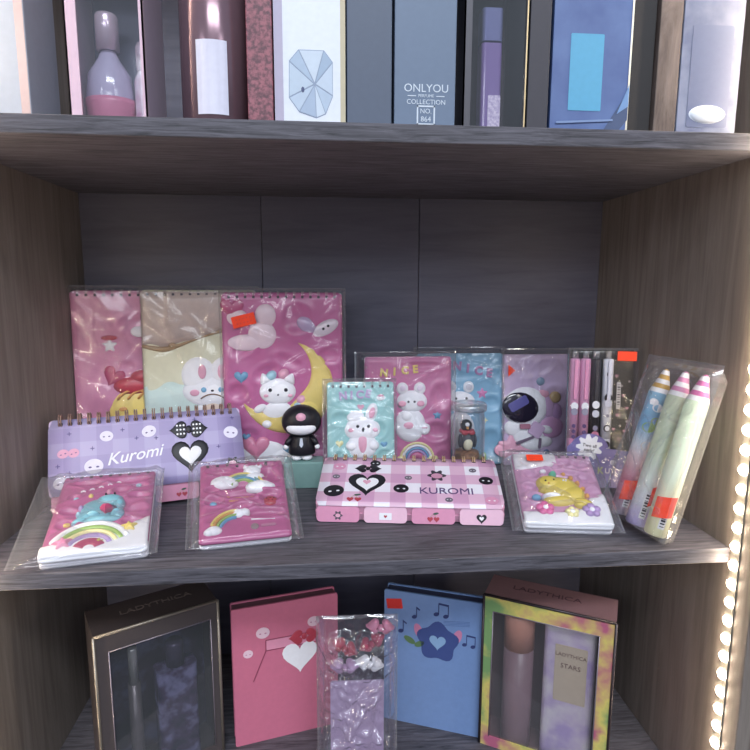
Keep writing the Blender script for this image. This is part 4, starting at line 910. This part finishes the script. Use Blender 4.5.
for k in range(9):
    p, q = oc[k], oc[(k + 1) % 9]; f = lambda a_, e: (mid[0] + (a_[0] - mid[0]) * e, mid[1] + (a_[1] - mid[1]) * e); g = ((p[0] + q[0] + mid[0]) / 3, (p[1] + q[1] + mid[1]) / 3)
    b.slab([(g[0] + (v[0] - g[0]) * .92, g[1] + (v[1] - g[1]) * .92) for v in (mid, p, q)], y + .0002, y + .0004, FC[k])
b.slab(ell(cx - .006, cy, .0012, .002), y + .0004, y + .0006, mat((70, 84, 136), .4)); b.build('crystal_print', t)
t, w, d, h = carton('perfume_box', 'plain dark slate blue perfume box beside the crystal print box', .3025, .3365, Y0, .05, .118, mat((84, 98, 124), .45))
t, w, d, h = carton('perfume_box', 'slate blue perfume box with white lettering and a framed number', .3385, .3855, Y0, .05, .132, mat((104, 126, 158), .45))
LT = mat((214, 226, 240), .45); b = MB(True); y = d / 2
b.text('ONLYOU', (.001, 0.0309), .0082, y, LT, ext=.0002); b.text('PERFUME', (.001, 0.0253), .0030, y, LT, ext=.0002)
for s_ in (-1, 1): b.slab(rrect(.001 + s_ * .0110, 0.0251, .0065, .0006, .0001, 1), y, y + .0002, LT)
b.text('COLLECTION', (.001, 0.0209), .0049, y, LT, ext=.0002)
for sx_, sy_, w_, h_ in ((0, .0065, .0140, .0011), (0, -.0065, .0140, .0011), (-.0065, 0, .0011, .0140), (.0065, 0, .0011, .0140)): b.slab(rrect(.001 + sx_, .0112 + sy_, w_, h_, .0002, 1), y, y + .0002, LT)
b.text('NO.', (.001, 0.0143), .0050, y, LT, ext=.0002); b.text('864', (.001, 0.0085), .0054, y, LT, ext=.0002); b.build('lettering', t)
t, w, d, h = window_box('perfume_box', 'black window box holding a purple perfume bottle, beside the slate blue lettered box', .3915, .4410, Y0, .055, .126, mat((38, 36, 42), .35), mat((58, 46, 56), .5), win=(.006, .0015, .001, .014), fm=mat((84, 82, 90), .4))
fpanel(t, w, d, h, rrect(w / 2 - .0007, h / 2, .0010, h - .002, .0002, 1), mat((206, 176, 120), .3, .6), 'gold_edge')
pb = thing('perfume_bottle', 'tall purple glass perfume bottle inside the black window box', 'bottle', (.4180, Y0 + .024, ZT + .0012))
b = MB(); b.rbox((0, 0, .036), (.0165, .0165, .068), .003, mat((142, 108, 190), .1, coat=.7)); b.build('bottle', pb)
b = MB(); b.rbox((0, 0, .0835), (.0165, .0165, .024), .003, mat((120, 124, 186), .15, .3)); b.build('cap', pb)
b = MB(True); b.slab(rrect(.0025, .018, .010, .026, .001), .0083, .0086, noise_mat((196, 170, 226), (240, 226, 246), 500, .4)); b.build('foil_label', pb)
carton('perfume_box', 'narrow charcoal perfume box between the purple bottle and the blue box', .4425, .4590, Y0, .05, .112, mat((66, 64, 72), .5))
t, w, d, h = carton('perfume_box', 'bright blue perfume box with a cyan square panel', .4610, .5245, Y0, .05, .124, noise_mat((70, 98, 170), (86, 118, 186), 30, .4))
fpanel(t, w, d, h, rrect(-.0045, .0460, .0265, .056, .0006, 1), mat((76, 178, 228), .4), 'cyan_panel'); fpanel(t, w, d, h, [(.010, .001), (.031, .034), (.031, .012), (.022, .001)], mat((72, 92, 138), .4), 'dark_facet', .0002, .0002)
fpanel(t, w, d, h, [(.022, .016), (.031, .038), (.031, .022)], mat((110, 158, 220), .35), 'pale_facet', .0002, .0006); fpanel(t, w, d, h, rrect(w / 2 - .0010, h / 2, .0014, h - .002, .0003, 1), mat((226, 214, 186), .3, .4), 'gold_edge')
fpanel(t, w, d, h, rrect(-.004, .0100, .046, .0016, .0005, 1, .06), mat((120, 150, 206), .4), 'pale_line', .0002, .0010)
carton('perfume_box', 'black box standing in for the dark gap beside the cyan panel box', .5265, .5450, Y0 + .004, .05, .118, mat((44, 40, 40), .5))  # black block fills what is only a dark shaded gap
carton('perfume_box', 'brown wood grain perfume box beside the silver blue box', .5460, .5640, Y0, .05, .118, wood((92, 78, 72), (146, 126, 116), (60, 60, 14)))
t, w, d, h = carton('perfume_box', 'silver blue perfume box with a painted white oval highlight', .5650, .6150, Y0, .05, .120, noise_mat((104, 114, 152), (128, 138, 172), 60, .4))
fpanel(t, w, d, h, rrect(.0, .046, w - .016, .076, .002, 3), mat((110, 120, 158), .35, coat=.2), 'framed_panel')
b = MB(True); b.puff(ell(.000, .0180, .0155, .0070), d / 2 + .0003, .003, mat((232, 238, 248), .2, coat=.5), skirt=0); b.build('oval_highlight', t)  # raised white oval stands in for a highlight on the box

# ------------------------------------------------------------------ lowest shelf: gift boxes and notebooks
def at2(TL, TR):
    (x0, y0), (x1, y1) = TL, TR; return (x0 + x1) / 2, (y0 + y1) / 2, math.atan2(y1 - y0, x1 - x0), math.hypot(x1 - x0, y1 - y0)
def gift(label, TL, TR, dep, h, m, inner, win, fm, trim):
    cx, cy, a, w = at2(TL, TR); nx_, ny_ = -sin(a), cos(a)
    t, w, d, h = window_box('gift_box', label, cx + nx_ * dep / 2 - w / 2, cx + nx_ * dep / 2 + w / 2, cy + ny_ * dep / 2 - dep / 2, dep, h, m, inner, ZB, win, a, 'gift box', fm)
    b = MB()
    for s_ in (-1, 1): b.tube([(s_ * w / 2, -d / 2, .001), (s_ * w / 2, -d / 2, h)], .0015, trim, 6)
    b.tube([(-w / 2, -d / 2, h), (w / 2, -d / 2, h)], .0015, trim, 6); b.build('edge_trim', t)
    l, r_, bo, to = win; b = MB(); y = -d / 2 - .0002
    for p, q in (((-w / 2 + l, bo), (-w / 2 + l, h - to)), ((w / 2 - r_, bo), (w / 2 - r_, h - to)), ((-w / 2 + l, h - to), (w / 2 - r_, h - to))): b.tube([(p[0], y, p[1]), (q[0], y, q[1])], .0006, mat((150, 140, 150), .3, .4), 5)
    b.build('window_edging', t); return t, w, d, h
DK = mat((70, 62, 62), .35, coat=.2)
t, w, d, h = gift('large black window gift box with dark violet contents', (.0735, .052), (.1735, .108), .052, -.090 - ZB, DK, noise_mat((30, 28, 40), (84, 84, 128), 30, .3, c3=(54, 40, 62)), (.012, .008, .012, .018), mat((82, 74, 74), .35, coat=.2), mat((150, 138, 122), .3, .5))
b = MB(); b.add([], [], DK)
tx = MB(); tx.text('LADYTHICA', (0, 0), .011, 0, mat((112, 100, 96), .4), ext=.0001, sx=1.15); o = tx.build('top_lettering', t); o.location = (.005, .004, h + .0001)
bt = thing('scent_bottle', 'dark violet bottle inside the large black window gift box', 'bottle', t.matrix_basis @ Vector((.018, -.004, .0012))); bt.rotation_euler = t.rotation_euler
b = MB(); b.rbox((0, 0, .052), (.040, .022, .104), .005, noise_mat((34, 34, 58), (116, 112, 160), 60, .2, c3=(70, 52, 92))); b.build('bottle', bt); b = MB(); b.lathe([(.009, .104), (.009, .128), (.008, .130)], (0, 0, 0), mat((70, 60, 90), .3, .4), 20); b.build('cap', bt)
bt = thing('scent_tube', 'slim silver tube standing beside the violet bottle in the black gift box', 'tube', t.matrix_basis @ Vector((-.022, -.006, .0012))); bt.rotation_euler = t.rotation_euler
b = MB(); b.lathe([(.0055, 0), (.006, .001), (.006, .100)], (0, 0, 0), mat((96, 88, 92), .3, .3), 18); b.build('tube', bt); b = MB(); b.lathe([(.0046, .100), (.0046, .136), (.004, .138)], (0, 0, 0), mat((206, 204, 204), .2, .7), 16); b.build('cap', bt)

t, w, d, h = gift('colourful yellow, green and pink window gift box holding a peach capped bottle', (.4455, .098), (.5560, .036), .046, -.090 - ZB, mat((150, 104, 108), .4, coat=.2), mat((120, 84, 92), .5), (.010, .014, .012, .017), noise_mat((206, 92, 128), (120, 168, 92), 26, .4, c3=(226, 204, 84)), mat((60, 52, 56), .3, .3))
tx = MB(); tx.text('LADYTHICA', (0, 0), .011, 0, mat((84, 44, 56), .4), ext=.0001, sx=1.15); o = tx.build('top_lettering', t); o.location = (-.004, .004, h + .0001)
Mg = t.matrix_basis
bt = thing('lotion_tube', 'white lotion tube with a cream label inside the colourful gift box', 'tube', Mg @ Vector((.022, -.004, .0012))); bt.rotation_euler = t.rotation_euler
b = MB(); b.rbox((0, 0, .0735), (.050, .016, .147), .006, noise_mat((190, 160, 226), (232, 222, 228), 40, .35, c3=(216, 190, 226))); b.build('tube', bt)
b = MB(True); b.slab(rrect(.002, .098, .031, .062, .001), .0081, .0085, mat((216, 190, 160), .5)); b.text('LADYTHICA', (.002, .119), .0055, .0086, mat((112, 70, 60), .5), ext=.0001); b.text('STARS', (.002, .107), .0070, .0086, mat((112, 70, 60), .5), ext=.0001); b.build('paper_label', bt)
bt = thing('mist_bottle', 'bottle with a tall peach cap inside the colourful gift box', 'bottle', Mg @ Vector((-.029, -.004, .0012))); bt.rotation_euler = t.rotation_euler
b = MB(); b.lathe([(.0140, 0), (.0155, .002), (.0155, .112)], (0, 0, 0), mat((150, 110, 120), .3), 28); b.build('bottle', bt); b = MB(); b.lathe([(.0158, .112), (.0158, .148), (.0148, .150)], (0, 0, 0), mat((222, 142, 116), .35, coat=.2), 28); b.build('cap', bt)

def book(label, TL, TR, h, th, m, edge):
    cx, cy, a, w = at2(TL, TR); t = thing('gift_notebook', label, 'notebook', (cx, cy, ZB), (0, 0, a))
    b = MB(True); b.slab(rrect(0, h / 2, w, h, .002), 0, .0022, m); cv = b.build('cover', t); b = MB(True); b.slab(rrect(0, h / 2, w - .003, h - .003, .001), -th + .0022, 0, edge); b.build('page_block', t)
    b = MB(True); b.slab(rrect(0, h / 2, w, h, .002), -th, -th + .0021, m); b.build('back_cover', t); return t, cv, w, h
t, cv, w, h = book('pink hardcover notebook with pale round ghosts and a red bow', (.1850, .115), (.2945, .1415), -.105 - ZB, .014, mat((222, 104, 140), .45), mat((120, 70, 84), .6))
for fx, fy, r_h in ((.28, .031, .0062), (.76, .028, .0056), (.14, .052, .0044)):
    b = MB(True); skull(b, ((fx - .5) * w, h - fy), r_h, .0022, mat((236, 196, 214), .5), mat((206, 120, 160), .5)); b.build('ghost_print', cv)
b = MB(True); P0 = (-.019, h - .047); LN = mat((160, 56, 88), .5); b.slab([(-.022, h - .052), (.032, h - .052), (.032, h - .040), (-.022, h - .040)], .0022, .0024, mat((236, 140, 176), .5))
for p, q in (((-.022, h - .052), (.032, h - .052)), ((-.022, h - .040), (.032, h - .040)), ((-.022, h - .052), (-.036, h - .085)), ((.032, h - .052), (.046, h - .085)), ((-.022, h - .040), (-.022, h - .052)), ((.032, h - .040), (.032, h - .052))):
    dx, dy = q[0] - p[0], q[1] - p[1]; l_ = math.hypot(dx, dy); b.slab([(p[0] - dy / l_ * .0005, p[1] + dx / l_ * .0005), (p[0] + dy / l_ * .0005, p[1] - dx / l_ * .0005), (q[0] + dy / l_ * .0005, q[1] - dx / l_ * .0005), (q[0] - dy / l_ * .0005, q[1] + dx / l_ * .0005)], .0024, .0026, LN)
b.build('line_print', cv)
b = MB(True); c = (.014, h - .064); b.slab(heart(c[0], c[1], .019), .0026, .0029, WHITE); b.build('heart_print', cv)
b = MB(True); bowtie(b, (.019, h - .043), .0135, .0029, RED); b.build('bow_print', cv)

t, cv, w, h = book('blue hardcover notebook with music notes and an orange sticker', (.3475, .145), (.4520, .1050), -.105 - ZB, .014, mat((112, 150, 214), .45), mat((60, 64, 100), .6))
def note(b, c, s_, m, two=False):
    b.slab(ell(c[0], c[1], .0026 * s_, .0019 * s_, .4), .0022, .0025, m); b.slab(rrect(c[0] + .0022 * s_, c[1] + .0055 * s_, .0008 * s_, .011 * s_, .0002, 1), .0022, .0025, m)
    if two: b.slab(ell(c[0] + .009 * s_, c[1] - .001, .0026 * s_, .0019 * s_, .4), .0022, .0025, m); b.slab(rrect(c[0] + .0112 * s_, c[1] + .0048 * s_, .0008 * s_, .011 * s_, .0002, 1), .0022, .0025, m); b.slab(rrect(c[0] + .0067 * s_, c[1] + .0106 * s_, .0098 * s_, .0018 * s_, .0002, 1, -.08), .0022, .0025, m)
    else: b.slab(rrect(c[0] + .0038 * s_, c[1] + .009 * s_, .004 * s_, .0014 * s_, .0003, 1, -.6), .0022, .0025, m)
NB = mat((52, 66, 132), .5)
for c, s_, tw in (((-.022, h - .027), 1.1, 0), ((.002, h - .020), 1.15, 1), ((-.037, h - .046), 1.2, 0), ((.033, h - .050), 1.0, 1)):
    b = MB(True); note(b, c, s_, NB, tw); b.build('music_note_print', cv)
b = MB(True)
for k in range(4): b.slab(rrect(.024, h - .025 - k * .0016, .028, .0004, .0001, 1, .12), .0022, .0024, mat((80, 116, 184), .5))
b.build('stave_print', cv)
b = MB(True); c = (.004, h - .052); b.slab(flower(c[0], c[1], .024, 5, .3, .12), .0022, .0026, mat((60, 82, 158), .5)); b.slab(heart(c[0], c[1], .009), .0026, .0029, mat((130, 176, 226), .5))
for s_ in (-1, 1): b.slab(ell(c[0] + s_ * .021, c[1] + .009, .0045, .009, -s_ * .35), .0022, .0025, mat((222, 124, 170), .5))
b.build('flower_print', cv)
b = MB(True); b.slab(ell(-.027, h - .055, .007, .0035, -.5), .0022, .0026, mat((90, 130, 80), .5)); b.slab(ell(-.016, h - .058, .006, .0032, .5), .0022, .0026, mat((90, 130, 80), .5)); b.build('leaf_print', cv)
b = MB(True); b.slab(rrect(-w / 2 + .0115, h - .015, .0175, .0115, .0006, 2, .15), .0023, .0026, mat((216, 56, 52), .6)); b.build('price_sticker', t)['label'] = 'red orange price sticker'

# clear bag of hair bows, standing in front between the two notebooks
zt_ = -.0830; bgx = .312; bg = thing('gift_bag', 'shiny clear bag of pink and red bows in front of the two hardcover notebooks', 'bag', (bgx, .060, ZB), (-.02, 0, -.03)); bh = zt_ - ZB
pouch(bg, .060, bh - .012, -.012, .014, .009, .009, .0, .010, 71, 50, 80, .0026, mats=(film(.14, .6, (214, 210, 232), .1, 'crinkled_film'), SEAM), nw=60, name='film')
Mb = Matrix.Translation((bgx, .060, ZB)) @ Matrix.Rotation(-.03, 4, 'Z')
for k, (x_, z_, m_, lb) in enumerate(((-.012, .148, RED, 'red hair bow inside the shiny clear bag, nearer the pink notebook'), (.014, .152, mat((190, 52, 84), .4), 'crimson hair bow inside the shiny clear bag, nearer the blue notebook'), (.022, .168, mat((222, 124, 160), .4), 'pink hair bow near the top of the shiny clear bag'), (-.012, .128, mat((186, 140, 190), .4), 'lilac hair bow under the red one inside the shiny clear bag'), (.012, .130, WHITE, 'white hair bow under the crimson one inside the shiny clear bag'))):
    q = thing('hair_bow', lb, 'bow', Mb @ Vector((x_, -.001, z_ - .002)), (0, (.5, -.5, .1, 0, .2)[k], -.03), 'hair bows in the clear bag')
    for s_ in (-1, 1):
        b = MB(True); b.puff(rot2(heart(s_ * .0065, 0, .0068), (s_ * .0065, 0), s_ * pi / 2), 0, .0055, m_, c=(s_ * .0065, 0), skirt=.0030); b.build('loop', q)
    b = MB(); b.ball((0, -.002, 0), (.0028, .0040, .0036), m_, 12); b.build('knot', q)
b = MB(True); b.slab(rrect(0, .055, .052, .105, .002), -.002, .000, mat((180, 150, 196), .5)); b.build('backing_card', bg)

# ------------------------------------------------------------------ light: shop ceiling panels far in front, and the cool hall around
def area(name, loc, tgt, sx, sy, e, col):
    l = bpy.data.lights.new(name, 'AREA'); l.shape = 'RECTANGLE'; l.size = sx; l.size_y = sy; l.energy = e; l.color = col
    o = link(name, l); o.location = loc; o.rotation_euler = (Vector(tgt) - Vector(loc)).to_track_quat('-Z', 'Y').to_euler(); return o
area('shop_ceiling_panel', (.45, -1.9, 1.95), (.3, .1, .05), 1.3, .4, 40, (.87, .93, 1))
area('shop_ceiling_panel', (.1, -3.4, 1.30), (.3, .1, .05), 1.8, .5, 20, (.87, .93, 1))
area('shop_ceiling_panel', (1.7, -2.6, 1.5), (.3, .1, .05), .6, .6, 9, (.88, .93, 1))
area('shop_ceiling_panel', (-1.3, -2.4, 1.3), (.3, .1, .05), .6, .6, 9, (.88, .93, 1))
wd = bpy.data.worlds.new('shop_hall'); SC.world = wd; wd.use_nodes = True      # bright hall above, dark floor below
nt = wd.node_tree; bgn = nt.nodes['Background']; tc = nt.nodes.new('ShaderNodeTexCoord'); sp = nt.nodes.new('ShaderNodeSeparateXYZ'); cr = nt.nodes.new('ShaderNodeValToRGB'); mr = nt.nodes.new('ShaderNodeMapRange')
mr.inputs['From Min'].default_value = -.5; mr.inputs['From Max'].default_value = .5; e = cr.color_ramp.elements
e[0].position = .30; e[0].color = (.10, .10, .12, 1); e[1].position = .62; e[1].color = (.62, .70, .88, 1)
nt.links.new(tc.outputs['Generated'], sp.inputs[0]); nt.links.new(sp.outputs['Z'], mr.inputs['Value']); nt.links.new(mr.outputs['Result'], cr.inputs['Fac']); nt.links.new(cr.outputs['Color'], bgn.inputs['Color'])
bgn.inputs['Strength'].default_value = .58
SC.view_settings.view_transform = 'Standard'; SC.view_settings.look = 'None'; SC.view_settings.gamma = 1; SC.view_settings.exposure = 0; SC.view_settings.use_curve_mapping = False
SC.cycles.transparent_max_bounces = 32; SC.cycles.max_bounces = 10
